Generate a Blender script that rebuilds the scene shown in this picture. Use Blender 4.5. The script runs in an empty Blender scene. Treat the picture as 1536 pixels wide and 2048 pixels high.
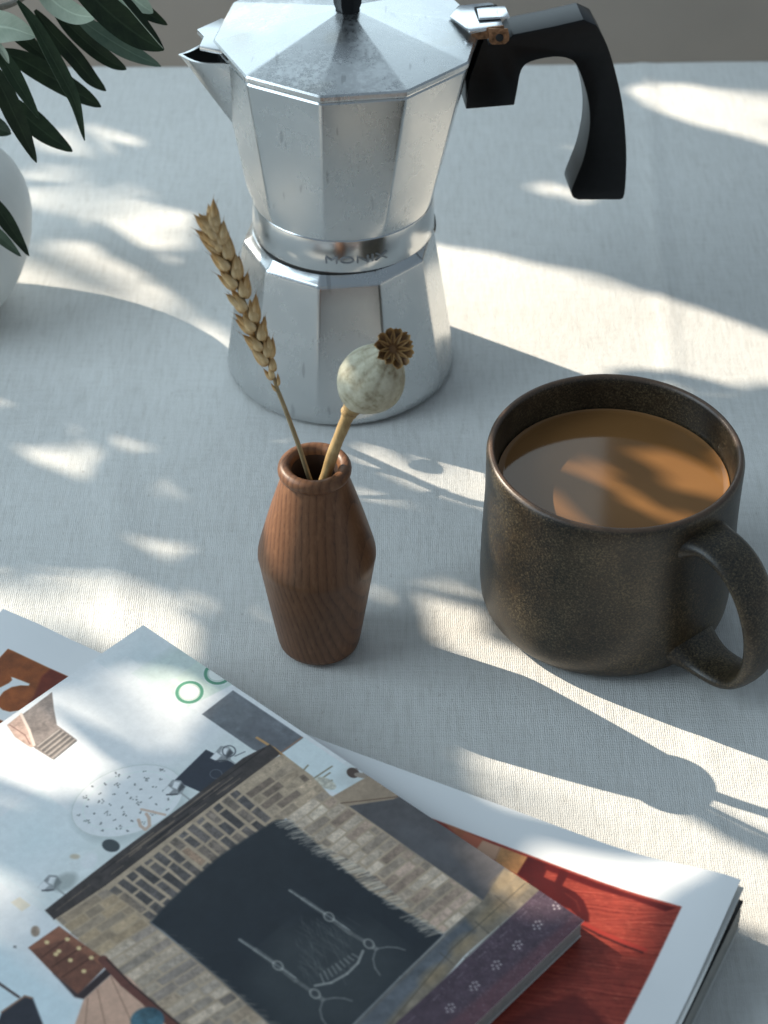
import bpy, bmesh, math, random
import numpy as np
from mathutils import Vector, Matrix, Euler

random.seed(7)
RS = np.random.RandomState(11)
scene = bpy.context.scene
COL = scene.collection

# ------------------------------------------------------------------ camera
PITCH = math.radians(40.0)
DIST = 0.86
FPX = 4200.0                                   # focal length in photograph pixels (1536 x 2048)
CAM = np.array([0.0, -DIST * math.cos(PITCH), DIST * math.sin(PITCH)])
AX = np.array([1.0, 0, 0])
AY = np.array([0, math.sin(PITCH), math.cos(PITCH)])
AZ = np.array([0, math.cos(PITCH), -math.sin(PITCH)])
cam_d = bpy.data.cameras.new('camera')
cam = bpy.data.objects.new('camera', cam_d)
COL.objects.link(cam)
cam.location = CAM
cam.rotation_euler = (math.radians(90) - PITCH, 0, 0)
cam_d.sensor_fit = 'VERTICAL'
cam_d.sensor_height = 36.0
cam_d.lens = 36.0 * FPX / 2048.0
cam_d.clip_start = 0.05
cam_d.clip_end = 60.0
cam_d.dof.use_dof = True
cam_d.dof.focus_distance = 0.785
cam_d.dof.aperture_fstop = 15.0
scene.camera = cam

# ------------------------------------------------------------------ light
world = bpy.data.worlds.new('World')
scene.world = world
world.use_nodes = True
world.node_tree.nodes['Background'].inputs[0].default_value = (0.66, 0.835, 1.0, 1)
world.node_tree.nodes['Background'].inputs[1].default_value = 0.28

SUN_EL, SUN_AZ = math.radians(31.0), math.radians(151.0)
TOSUN = np.array([math.cos(SUN_EL) * math.cos(SUN_AZ), math.cos(SUN_EL) * math.sin(SUN_AZ), math.sin(SUN_EL)])
ld = bpy.data.lights.new('sunlight', 'SPOT')
ld.energy = 5900
ld.color = (1.0, 0.89, 0.73)
ld.shadow_soft_size = 0.017
ld.spot_size = math.radians(22)
ld.spot_blend = 0.1
lo = bpy.data.objects.new('sunlight', ld)
COL.objects.link(lo)
lo.location = TOSUN * 8.0
lo.rotation_euler = Vector(TOSUN).to_track_quat('Z', 'Y').to_euler()

wd = bpy.data.lights.new('window_light', 'AREA')
wd.shape = 'RECTANGLE'
wd.size, wd.size_y = 1.5, 0.36
wd.energy = 2.6
wd.color = (0.72, 0.90, 1.0)
wo = bpy.data.objects.new('window_light', wd)
COL.objects.link(wo)
wo.location = (-0.59, 0.55, 0.42)
wo.rotation_euler = (math.radians(-78), 0, 0)

sl_ = bpy.data.lights.new('side_window_light', 'AREA')
sl_.shape = 'RECTANGLE'
sl_.size, sl_.size_y = 1.1, 1.2
sl_.energy = 18.0
sl_.color = (0.71, 0.88, 1.0)
so_ = bpy.data.objects.new('side_window_light', sl_)
COL.objects.link(so_)
so_.location = (-1.55, -0.25, 0.95)
so_.rotation_euler = Vector((-1.55, -0.20, 0.90)).to_track_quat('Z', 'Y').to_euler()

scene.view_settings.view_transform = 'Standard'
scene.view_settings.look = 'None'
scene.view_settings.exposure = 0.12
scene.view_settings.gamma = 1.0
scene.cycles.max_bounces = 8
scene.cycles.use_denoising = True

# ------------------------------------------------------------------ where a point of the photo lies in the place
def rayd(px, py):
    return AX * (px - 768) / FPX + AY * (1024 - py) / FPX + AZ

def on_z(px, py, z=0.0):
    d = rayd(px, py)
    return CAM + d * ((z - CAM[2]) / d[2])

def on_y(px, py, y):
    d = rayd(px, py)
    return CAM + d * ((y - CAM[1]) / d[1])

def on_v(px, py, o, dirn):
    """distance out and height of a pixel on the upright plane through o along dirn"""
    n = np.array([-dirn[1], dirn[0], 0])
    d = rayd(px, py)
    p = CAM + d * (n @ (np.array([o[0], o[1], 0]) - CAM) / (n @ d))
    return float((p[:2] - np.array(o[:2])) @ np.array(dirn[:2])), float(p[2])

# ------------------------------------------------------------------ building helpers
class MB:
    def __init__(self):
        self.v, self.f, self.m = [], [], []
    def add(self, verts, faces, mat=0):
        b = len(self.v)
        self.v += [tuple(float(c) for c in p) for p in verts]
        self.f += [tuple(i + b for i in f) for f in faces]
        self.m += [mat] * len(faces)
    def rings(self, rings, closed=True, cap0=False, cap1=False, mat=0):
        n = len(rings[0])
        vs = [p for r in rings for p in r]
        fs = []
        for i in range(len(rings) - 1):
            for j in range(n if closed else n - 1):
                k = (j + 1) % n
                fs.append((i * n + j, i * n + k, (i + 1) * n + k, (i + 1) * n + j))
        if cap0: fs.append(tuple(range(n - 1, -1, -1)))
        if cap1: fs.append(tuple(range((len(rings) - 1) * n, len(rings) * n)))
        self.add(vs, fs, mat)
    def lathe(self, prof, c=(0, 0, 0), n=64, cap0=False, cap1=False, mat=0):
        rs = []
        for r, z in prof:
            rs.append([(c[0] + r * math.cos(2 * math.pi * j / n), c[1] + r * math.sin(2 * math.pi * j / n), c[2] + z) for j in range(n)])
        self.rings(rs, True, cap0, cap1, mat)
    def tube(self, pts, radii, n=10, mat=0, caps=True, flat=1.0):
        pts = [np.array(p, float) for p in pts]
        if not hasattr(radii, '__len__'): radii = [radii] * len(pts)
        rs = []
        up = np.array([0.13, 0.21, 0.97])
        for i, p in enumerate(pts):
            t = pts[min(i + 1, len(pts) - 1)] - pts[max(i - 1, 0)]
            t = t / (np.linalg.norm(t) + 1e-12)
            a = np.cross(t, up); a /= (np.linalg.norm(a) + 1e-12)
            b = np.cross(t, a)
            rs.append([p + radii[i] * (a * math.cos(2 * math.pi * j / n) + b * flat * math.sin(2 * math.pi * j / n)) for j in range(n)])
        self.rings(rs, True, caps, caps, mat)
    def box(self, lo_, hi_, mat=0):
        x0, y0, z0 = lo_; x1, y1, z1 = hi_
        v = [(x0, y0, z0), (x1, y0, z0), (x1, y1, z0), (x0, y1, z0), (x0, y0, z1), (x1, y0, z1), (x1, y1, z1), (x0, y1, z1)]
        self.add(v, [(3, 2, 1, 0), (4, 5, 6, 7), (0, 1, 5, 4), (1, 2, 6, 5), (2, 3, 7, 6), (3, 0, 4, 7)], mat)
    def prism(self, poly, ext, mat=0):
        """poly: 3D points (planar loop), ext: extrusion vector"""
        n = len(poly)
        a = [np.array(p, float) for p in poly]
        b = [p + np.array(ext, float) for p in a]
        self.add(a + b, [tuple(range(n - 1, -1, -1)), tuple(range(n, 2 * n))] + [(i, (i + 1) % n, n + (i + 1) % n, n + i) for i in range(n)], mat)
    def build(self, name, mats, parent=None, smooth=True, sharp=40, bevel=0, fix=True, segs=2):
        me = bpy.data.meshes.new(name)
        off = np.array(parent.matrix_world.translation) if parent is not None else np.zeros(3)
        me.from_pydata([tuple(np.array(p) - off) for p in self.v], [], self.f)
        if not isinstance(mats, (list, tuple)): mats = [mats]
        for m in mats: me.materials.append(m)
        me.polygons.foreach_set('material_index', self.m)
        if fix or bevel:
            bm = bmesh.new(); bm.from_mesh(me)
            if fix:
                bmesh.ops.remove_doubles(bm, verts=bm.verts, dist=1e-7)
                bmesh.ops.recalc_face_normals(bm, faces=bm.faces)
            if bevel:
                es = [e for e in bm.edges if len(e.link_faces) == 2 and e.calc_face_angle(0) > math.radians(28)]
                bmesh.ops.bevel(bm, geom=es, offset=bevel, segments=segs, profile=0.5, affect='EDGES', clamp_overlap=True)
            bm.to_mesh(me); bm.free()
        if smooth:
            me.polygons.foreach_set('use_smooth', [True] * len(me.polygons))
            bm = bmesh.new(); bm.from_mesh(me)
            for e in bm.edges:
                if len(e.link_faces) == 2 and e.calc_face_angle(0) > math.radians(sharp): e.smooth = False
            bm.to_mesh(me); bm.free()
        me.update()
        o = bpy.data.objects.new(name, me)
        COL.objects.link(o)
        if parent is not None:
            o.parent = parent
        return o

def wn(o):
    m = o.modifiers.new('normals', 'WEIGHTED_NORMAL'); m.keep_sharp = True; m.weight = 100
    return o

def thing(name, label, cat, loc, group=None):
    o = bpy.data.objects.new(name, None)
    o.empty_display_size = 0.02
    COL.objects.link(o)
    o.location = loc
    o['label'] = label; o['category'] = cat
    if group: o['group'] = group
    bpy.context.view_layer.update()
    return o

def tag(o, label, cat, group=None):
    o['label'] = label; o['category'] = cat
    if group: o['group'] = group
    return o

def smoothpath(pts, n=24):
    """Catmull-Rom through points"""
    P = [np.array(p, float) for p in pts]
    P = [2 * P[0] - P[1]] + P + [2 * P[-1] - P[-2]]
    out = []
    seg = len(P) - 3
    for i in range(n + 1):
        t = i / n * seg
        k = min(int(t), seg - 1); u = t - k
        a, b, c, d = P[k:k + 4]
        out.append(0.5 * ((2 * b) + (-a + c) * u + (2 * a - 5 * b + 4 * c - d) * u * u + (-a + 3 * b - 3 * c + d) * u ** 3))
    return out

# ------------------------------------------------------------------ materials
def mat(name):
    m = bpy.data.materials.new(name); m.use_nodes = True
    nt = m.node_tree
    return m, nt, nt.nodes['Principled BSDF']

def N(nt, kind, **kw):
    n = nt.nodes.new(kind)
    for k, v in kw.items():
        if k in n.inputs: n.inputs[k].default_value = v
        else: setattr(n, k, v)
    return n

def L(nt, a, b): nt.links.new(a, b)

def ramp(nt, src, stops):
    r = nt.nodes.new('ShaderNodeValToRGB')
    e = r.color_ramp.elements
    while len(e) < len(stops): e.new(0.5)
    for x, (p, c) in zip(e, stops):
        x.position = p; x.color = (*c, 1) if len(c) == 3 else c
    L(nt, src, r.inputs[0])
    return r.outputs[0]

def mix(nt, fac, a, b, mode='MIX'):
    n = nt.nodes.new('ShaderNodeMix'); n.data_type = 'RGBA'; n.blend_type = mode
    for i, v in ((0, fac), (6, a), (7, b)):
        if hasattr(v, 'is_linked') or hasattr(v, 'links'): L(nt, v, n.inputs[i])
        else: n.inputs[i].default_value = (*v, 1) if hasattr(v, '__len__') and len(v) == 3 else v
    return n.outputs[2]

def mth(nt, op, a, b=None, c=None):
    n = nt.nodes.new('ShaderNodeMath'); n.operation = op
    for i, v in enumerate((a, b, c)):
        if v is None: continue
        if hasattr(v, 'links'): L(nt, v, n.inputs[i])
        else: n.inputs[i].default_value = v
    return n.outputs[0]

def coords(nt, scale=(1, 1, 1), rot=(0, 0, 0), what='Object'):
    tc = nt.nodes.new('ShaderNodeTexCoord'); mp = nt.nodes.new('ShaderNodeMapping')
    L(nt, tc.outputs[what], mp.inputs[0])
    mp.inputs['Scale'].default_value = scale; mp.inputs['Rotation'].default_value = rot
    return mp.outputs[0]

def noise(nt, co, scale, detail=3, rough=0.5, dist=0.0, out=0):
    n = N(nt, 'ShaderNodeTexNoise', Scale=scale, Detail=detail, Roughness=rough, Distortion=dist)
    L(nt, co, n.inputs['Vector'])
    return n.outputs[out]

def bump(nt, h, strength, dist, bsdf, prev=None):
    b = N(nt, 'ShaderNodeBump', Strength=strength, Distance=dist)
    L(nt, h, b.inputs['Height'])
    if prev is not None: L(nt, prev, b.inputs['Normal'])
    if bsdf is not None: L(nt, b.outputs[0], bsdf.inputs['Normal'])
    return b.outputs[0]

def linen():
    m, nt, b = mat('linen_cloth')
    co = coords(nt)
    # warp and weft threads, uneven
    w1 = N(nt, 'ShaderNodeTexWave', wave_type='BANDS', bands_direction='X', Scale=400.0, Distortion=4.0, Detail=3.0)
    w1.inputs['Detail Scale'].default_value = 1.3
    L(nt, co, w1.inputs[0])
    w2 = N(nt, 'ShaderNodeTexWave', wave_type='BANDS', bands_direction='Y', Scale=400.0, Distortion=4.0, Detail=3.0)
    w2.inputs['Detail Scale'].default_value = 1.3
    L(nt, co, w2.inputs[0])
    weave = mth(nt, 'MULTIPLY', w1.outputs['Fac'], w2.outputs['Fac'])
    cross = mth(nt, 'ADD', mth(nt, 'MULTIPLY', w1.outputs['Fac'], 0.5), mth(nt, 'MULTIPLY', w2.outputs['Fac'], 0.5))
    h0 = mth(nt, 'ADD', mth(nt, 'MULTIPLY', weave, 0.5), mth(nt, 'MULTIPLY', cross, 0.5))
    slubv = noise(nt, coords(nt, (520, 60, 1), (0, 0, 0.03)), 1.0, 4, 0.65, 0.4)
    slubh = noise(nt, coords(nt, (70, 520, 1)), 1.0, 4, 0.65, 0.4)
    slub = mth(nt, 'ADD', mth(nt, 'MULTIPLY', slubv, 0.65), mth(nt, 'MULTIPLY', slubh, 0.35))
    h = mth(nt, 'ADD', mth(nt, 'MULTIPLY', h0, 0.8), mth(nt, 'MULTIPLY', slub, 1.25))
    fine = noise(nt, co, 1100, 3, 0.65)
    h = mth(nt, 'ADD', h, mth(nt, 'MULTIPLY', fine, 1.1))
    lump = noise(nt, co, 230, 3, 0.6)
    h = mth(nt, 'ADD', h, mth(nt, 'MULTIPLY', lump, 1.6))
    base = ramp(nt, slub, [(0.32, (0.64, 0.625, 0.59)), (0.5, (0.735, 0.725, 0.695)), (0.68, (0.79, 0.78, 0.755))])
    gap = ramp(nt, h0, [(0.05, (0.88, 0.875, 0.86)), (0.35, (1, 1, 1))])
    base = mix(nt, 1.0, base, gap, 'MULTIPLY')
    # occasional dark flecks of raw flax
    fl = noise(nt, coords(nt, (1, 0.6, 1)), 520, 1, 0.4)
    flm = ramp(nt, fl, [(0.76, (0, 0, 0)), (0.80, (1, 1, 1))])
    base = mix(nt, mth(nt, 'MULTIPLY', flm, 0.25), base, (0.25, 0.20, 0.14))
    big = noise(nt, co, 9, 3, 0.55)
    base = mix(nt, 1.0, base, ramp(nt, big, [(0.3, (0.95, 0.95, 0.95)), (0.7, (1, 1, 1))]), 'MULTIPLY')
    L(nt, base, b.inputs['Base Color'])
    b.inputs['Roughness'].default_value = 0.92
    b.inputs['Specular IOR Level'].default_value = 0.15
    b.inputs['Sheen Weight'].default_value = 0.15
    n1 = bump(nt, big, 0.5, 0.005, None)
    bump(nt, h, 0.55, 0.00036, b, n1)
    return m

def aluminium(name, rough=0.27, stain=0.0, tint=(0.66, 0.67, 0.67)):
    m, nt, b = mat(name)
    co = coords(nt)
    b.inputs['Metallic'].default_value = 1.0
    n1 = noise(nt, co, 42, 6, 0.65)
    n2 = noise(nt, co, 240, 4, 0.65)
    brushed = noise(nt, coords(nt, (160, 160, 8)), 6, 3, 0.6)
    r = mth(nt, 'ADD', rough - 0.13, mth(nt, 'MULTIPLY', n1, 0.26))
    r = mth(nt, 'ADD', r, mth(nt, 'MULTIPLY', brushed, 0.05))
    base = ramp(nt, n1, [(0.3, tuple(c * 0.9 for c in tint)), (0.65, tint)])
    # fine scratches and pits
    sc = N(nt, 'ShaderNodeTexNoise', Scale=300.0, Detail=2.0, Roughness=0.4)
    L(nt, coords(nt, (1, 0.22, 0.22), (0.4, 0.9, 0.5)), sc.inputs['Vector'])
    scm = ramp(nt, sc.outputs[0], [(0.69, (0, 0, 0)), (0.74, (1, 1, 1))])
    base = mix(nt, mth(nt, 'MULTIPLY', scm, 0.38), base, (0.26, 0.26, 0.26))
    if stain > 0:
        sp = noise(nt, co, 520, 5, 0.75)
        pat = noise(nt, co, 70, 4, 0.6)
        spm = ramp(nt, mth(nt, 'ADD', mth(nt, 'MULTIPLY', sp, 0.6), mth(nt, 'MULTIPLY', pat, 0.5)), [(0.54, (0, 0, 0)), (0.68, (1, 1, 1))])
        base = mix(nt, mth(nt, 'MULTIPLY', spm, stain), base, (0.93, 0.95, 0.95))
        r = mth(nt, 'ADD', r, mth(nt, 'MULTIPLY', spm, 0.30 * stain))
        br = noise(nt, co, 38, 2, 0.5)
        brm = ramp(nt, br, [(0.58, (0, 0, 0)), (0.74, (1, 1, 1))])
        base = mix(nt, mth(nt, 'MULTIPLY', brm, 0.35), base, (0.52, 0.46, 0.36))
    L(nt, base, b.inputs['Base Color'])
    L(nt, r, b.inputs['Roughness'])
    h = mth(nt, 'ADD', mth(nt, 'MULTIPLY', n2, 0.15), mth(nt, 'MULTIPLY', n1, 1.0))
    bump(nt, h, 0.07, 0.0005, b)
    return m

def plain(name, col, rough=0.5, metal=0.0, spec=0.5, nscale=None, nvar=0.15, bumps=0.0, coat=0.0):
    m, nt, b = mat(name)
    b.inputs['Base Color'].default_value = (*col, 1)
    b.inputs['Roughness'].default_value = rough
    b.inputs['Metallic'].default_value = metal
    b.inputs['Specular IOR Level'].default_value = spec
    b.inputs['Coat Weight'].default_value = coat
    if nscale:
        n = noise(nt, coords(nt), nscale, 4, 0.6)
        L(nt, ramp(nt, n, [(0.3, tuple(c * (1 - nvar) for c in col)), (0.7, tuple(min(1, c * (1 + nvar)) for c in col))]), b.inputs['Base Color'])
        if bumps: bump(nt, n, 0.3, bumps, b)
    return m

def wood():
    m, nt, b = mat('turned_wood')
    # growth rings around an off-centre tilted axis give straight grain on one side, arches on the other
    tc = nt.nodes.new('ShaderNodeTexCoord'); mp = nt.nodes.new('ShaderNodeMapping')
    L(nt, tc.outputs['Object'], mp.inputs[0])
    mp.inputs['Location'].default_value = (0.052, -0.022, 0.0)
    mp.inputs['Rotation'].default_value = (math.radians(13), math.radians(9), 0.0)
    mp.inputs['Scale'].default_value = (1, 1, 0.55)
    warp = noise(nt, tc.outputs['Object'], 26, 2, 0.5, out=1)
    vadd = nt.nodes.new('ShaderNodeVectorMath'); vadd.operation = 'MULTIPLY_ADD'
    L(nt, warp, vadd.inputs[0]); vadd.inputs[1].default_value = (0.0035, 0.0035, 0.0035); L(nt, mp.outputs[0], vadd.inputs[2])
    w = N(nt, 'ShaderNodeTexWave', wave_type='RINGS', rings_direction='Z', wave_profile='SAW', Scale=140.0, Distortion=0.6, Detail=2.0)
    w.inputs['Detail Scale'].default_value = 2.0
    L(nt, vadd.outputs[0], w.inputs[0])
    fib = noise(nt, coords(nt, (1400, 1400, 45)), 1.0, 3, 0.6)
    fleck = noise(nt, coords(nt, (500, 500, 160)), 1.0, 2, 0.5)
    t = mth(nt, 'ADD', mth(nt, 'MULTIPLY', w.outputs['Fac'], 0.52), mth(nt, 'MULTIPLY', fib, 0.55))
    c = ramp(nt, t, [(0.15, (0.142, 0.060, 0.026)), (0.45, (0.190, 0.086, 0.039)), (0.70, (0.140, 0.060, 0.026)), (0.95, (0.050, 0.020, 0.009))])
    c = mix(nt, mth(nt, 'MULTIPLY', ramp(nt, fleck, [(0.55, (0, 0, 0)), (0.75, (1, 1, 1))]), 0.35), c, (0.30, 0.15, 0.075))
    big = noise(nt, coords(nt), 30, 2, 0.5)
    c = mix(nt, 1.0, c, ramp(nt, big, [(0.3, (0.8, 0.8, 0.8)), (0.7, (1.1, 1.05, 1.0))]), 'MULTIPLY')
    L(nt, c, b.inputs['Base Color'])
    L(nt, mth(nt, 'ADD', 0.34, mth(nt, 'MULTIPLY', fib, 0.2)), b.inputs['Roughness'])
    b.inputs['Specular IOR Level'].default_value = 0.45
    bump(nt, t, 0.25, 0.00025, b)
    return m

def glaze():
    m, nt, b = mat('speckled_glaze')
    co = coords(nt)
    sp = noise(nt, co, 1300, 4, 0.75)
    big = noise(nt, co, 32, 3, 0.55)
    mid = noise(nt, co, 110, 3, 0.6)
    thr = mth(nt, 'ADD', mth(nt, 'MULTIPLY', sp, 0.72), mth(nt, 'MULTIPLY', big, 0.34))
    c = ramp(nt, thr, [(0.43, (0.007, 0.0058, 0.0042)), (0.52, (0.027, 0.0200, 0.0115)), (0.59, (0.072, 0.054, 0.030)), (0.67, (0.17, 0.128, 0.070))])
    ru = ramp(nt, mid, [(0.45, (0, 0, 0)), (0.75, (1, 1, 1))])
    c = mix(nt, mth(nt, 'MULTIPLY', ru, 0.35), c, (0.050, 0.028, 0.013))
    # thin, rusty glaze breaking over the lip
    at = nt.nodes.new('ShaderNodeAttribute'); at.attribute_name = 'lip'
    lipc = mix(nt, noise(nt, co, 700, 3, 0.6), (0.070, 0.040, 0.026), (0.20, 0.115, 0.070))
    c = mix(nt, at.outputs['Fac'], c, lipc)
    L(nt, c, b.inputs['Base Color'])
    L(nt, mth(nt, 'ADD', 0.26, mth(nt, 'MULTIPLY', sp, 0.26)), b.inputs['Roughness'])
    b.inputs['Specular IOR Level'].default_value = 0.55
    h = mth(nt, 'ADD', mth(nt, 'MULTIPLY', sp, 0.35), mth(nt, 'MULTIPLY', big, 3.0))
    bump(nt, h, 0.22, 0.0006, b)
    return m

def leafmat(name, dark, light, rough=0.45, spec=0.4, trans=0.0):
    m, nt, b = mat(name)
    uv = nt.nodes.new('ShaderNodeUVMap'); uv.uv_map = 'leaf'
    sx = nt.nodes.new('ShaderNodeSeparateXYZ'); L(nt, uv.outputs[0], sx.inputs[0])
    n = noise(nt, coords(nt), 140, 4, 0.6)
    c = ramp(nt, n, [(0.3, dark), (0.75, light)])
    # midrib and side veins
    d = mth(nt, 'ABSOLUTE', mth(nt, 'SUBTRACT', sx.outputs[1], 0.5))
    rib = ramp(nt, d, [(0.015, (1, 1, 1)), (0.05, (0, 0, 0))])
    c = mix(nt, mth(nt, 'MULTIPLY', rib, 0.35), c, tuple(min(1, x * 1.7 + 0.02) for x in light))
    vn = mth(nt, 'SINE', mth(nt, 'MULTIPLY', mth(nt, 'SUBTRACT', sx.outputs[0], mth(nt, 'MULTIPLY', d, 0.28)), 95.0))
    vm = ramp(nt, vn, [(0.88, (0, 0, 0)), (1.0, (1, 1, 1))])
    c = mix(nt, mth(nt, 'MULTIPLY', vm, 0.10), c, tuple(min(1, x * 1.6 + 0.02) for x in light))
    L(nt, c, b.inputs['Base Color'])
    b.inputs['Roughness'].default_value = rough
    b.inputs['Specular IOR Level'].default_value = spec
    bump(nt, mth(nt, 'ADD', rib, mth(nt, 'MULTIPLY', n, 0.6)), 0.3, 0.0004, b)
    return m

def straw(name, a, bcol, rough=0.55):
    m, nt, b = mat(name)
    n = noise(nt, coords(nt, (1, 1, 0.25)), 900, 3, 0.6)
    n2 = noise(nt, coords(nt), 160, 3, 0.6)
    t = mth(nt, 'ADD', mth(nt, 'MULTIPLY', n, 0.5), mth(nt, 'MULTIPLY', n2, 0.5))
    L(nt, ramp(nt, t, [(0.32, a), (0.66, bcol)]), b.inputs['Base Color'])
    b.inputs['Roughness'].default_value = rough
    b.inputs['Subsurface Weight'].default_value = 0.0
    bump(nt, n, 0.3, 0.0002, b)
    return m

M_LINEN = linen()
M_ALU = aluminium('cast_aluminium', 0.24)
M_ALU_LID = aluminium('stained_lid_aluminium', 0.24, stain=0.42)
M_ALU_RING = aluminium('polished_ring_aluminium', 0.17)
M_STEEL = aluminium('pressed_steel', 0.18, tint=(0.84, 0.85, 0.86))
M_RUST = plain('rusty_steel', (0.30, 0.16, 0.085), 0.45, 0.75, nscale=600, nvar=0.6, bumps=0.0003)
M_BLACK = plain('black_bakelite', (0.0045, 0.0048, 0.0055), 0.30, spec=0.32, nscale=300, nvar=0.3)
M_RUBBER = plain('rubber_gasket', (0.02, 0.019, 0.017), 0.7)
M_DARK = plain('dark_cavity', (0.008, 0.008, 0.008), 0.7)
M_WOOD = wood()
M_WOODIN = plain('shaded_bore', (0.030, 0.014, 0.008), 0.7, nscale=300, nvar=0.3)  # bore wood darkened, the shade inside put into its colour
M_GLAZE = glaze()
M_LTOP = leafmat('olive_leaf_top', (0.009, 0.018, 0.008), (0.024, 0.042, 0.017), 0.44, 0.28)
M_LGREY = leafmat('olive_leaf_grey_side', (0.050, 0.074, 0.048), (0.095, 0.130, 0.085), 0.55, 0.3)
M_LMID = leafmat('olive_leaf_thin_side', (0.075, 0.115, 0.085), (0.115, 0.160, 0.115), 0.6, 0.2)
M_LPALE = leafmat('olive_leaf_pale_side', (0.36, 0.43, 0.33), (0.50, 0.57, 0.45), 0.6, 0.25)
M_LTEAL = leafmat('olive_leaf_blue_side', (0.022, 0.044, 0.022), (0.046, 0.080, 0.040), 0.48, 0.28)
M_STEMW = straw('olive_twig', (0.12, 0.11, 0.09), (0.24, 0.22, 0.18), 0.7)
M_WHITE = plain('white_ceramic', (0.72, 0.72, 0.69), 0.42, nscale=60, nvar=0.03, bumps=0.0006)
def husk_mat(name, a, bcol, tip):
    m = straw(name, a, bcol); nt = m.node_tree; b = nt.nodes['Principled BSDF']
    src = b.inputs['Base Color'].links[0].from_socket
    sx = nt.nodes.new('ShaderNodeSeparateXYZ'); L(nt, coords(nt, what='Generated'), sx.inputs[0])
    f = ramp(nt, mth(nt, 'ADD', sx.outputs[2], mth(nt, 'MULTIPLY', noise(nt, coords(nt), 500, 2, 0.5), 0.25)), [(0.50, (0, 0, 0)), (0.95, (1, 1, 1))])
    c = mix(nt, mth(nt, 'MULTIPLY', f, 0.8), src, tip)
    # long fine nerves, and a papery light edge
    nv = noise(nt, coords(nt, (1, 1, 0.06)), 2600, 2, 0.5)
    c = mix(nt, mth(nt, 'MULTIPLY', ramp(nt, nv, [(0.5, (0, 0, 0)), (0.7, (1, 1, 1))]), 0.3), c, (0.20, 0.105, 0.035))
    e = mth(nt, 'ABSOLUTE', mth(nt, 'SUBTRACT', sx.outputs[0], 0.5))
    c = mix(nt, mth(nt, 'MULTIPLY', ramp(nt, e, [(0.30, (0, 0, 0)), (0.46, (1, 1, 1))]), 0.45), c, (0.74, 0.60, 0.38))
    L(nt, c, b.inputs['Base Color'])
    return m
M_HUSK = husk_mat('wheat_husk', (0.42, 0.23, 0.075), (0.72, 0.46, 0.18), (0.28, 0.13, 0.035))
M_HUSK2 = husk_mat('pale_wheat_husk', (0.54, 0.36, 0.16), (0.80, 0.60, 0.32), (0.38, 0.21, 0.07))
M_STALK = straw('wheat_stalk', (0.22, 0.16, 0.08), (0.38, 0.29, 0.16))
M_PSTEM = straw('poppy_stem', (0.26, 0.16, 0.06), (0.50, 0.35, 0.16))
M_CROWN = straw('poppy_crown', (0.070, 0.028, 0.007), (0.26, 0.120, 0.032), 0.55)
def crown_rim(m):
    nt = m.node_tree; b = nt.nodes['Principled BSDF']; src = b.inputs['Base Color'].links[0].from_socket
    at = nt.nodes.new('ShaderNodeAttribute'); at.attribute_name = 'rimv'
    L(nt, mix(nt, at.outputs['Fac'], src, (0.66, 0.40, 0.14)), b.inputs['Base Color'])
crown_rim(M_CROWN)
M_PAPER = plain('page_paper', (0.74, 0.73, 0.70), 0.55, spec=0.3)
M_EDGE = plain('page_edges', (0.42, 0.41, 0.38), 0.8, spec=0.2, nscale=400, nvar=0.12)
M_WALL = plain('painted_wall', (0.42, 0.39, 0.355), 0.85, spec=0.2, nscale=12, nvar=0.05, bumps=0.001)
M_FLOOR = plain('wooden_floor', (0.20, 0.15, 0.11), 0.6, nscale=6, nvar=0.2)
M_TABLE = plain('table_wood', (0.26, 0.18, 0.11), 0.5, nscale=20, nvar=0.2)

def capsule_mat():
    m, nt, b = mat('poppy_capsule')
    co = coords(nt)
    n1 = noise(nt, co, 150, 5, 0.65); n2 = noise(nt, co, 520, 4, 0.7)
    t = mth(nt, 'ADD', mth(nt, 'MULTIPLY', n1, 0.65), mth(nt, 'MULTIPLY', n2, 0.35))
    c = ramp(nt, t, [(0.34, (0.24, 0.205, 0.125)), (0.47, (0.47, 0.44, 0.32)), (0.64, (0.62, 0.60, 0.47))])
    wv = ramp(nt, noise(nt, co, 60, 3, 0.6), [(0.50, (0, 0, 0)), (0.66, (1, 1, 1))])
    c = mix(nt, mth(nt, 'MULTIPLY', wv, 0.6), c, (0.20, 0.155, 0.085))
    at = nt.nodes.new('ShaderNodeAttribute'); at.attribute_name = 'rib'
    c = mix(nt, mth(nt, 'MULTIPLY', at.outputs['Fac'], 0.28), c, (0.20, 0.13, 0.075))
    L(nt, c, b.inputs['Base Color'])
    b.inputs['Roughness'].default_value = 0.75
    bump(nt, t, 0.35, 0.0005, b)
    return m
M_CAPS = capsule_mat()

def coffee_mat():
    m, nt, b = mat('milky_coffee')
    n = noise(nt, coords(nt), 30, 2, 0.5)
    L(nt, ramp(nt, n, [(0.3, (0.225, 0.106, 0.036)), (0.7, (0.26, 0.125, 0.044))]), b.inputs['Base Color'])
    b.inputs['Roughness'].default_value = 0.075
    b.inputs['IOR'].default_value = 1.34
    return m
M_COFFEE = coffee_mat()

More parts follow.
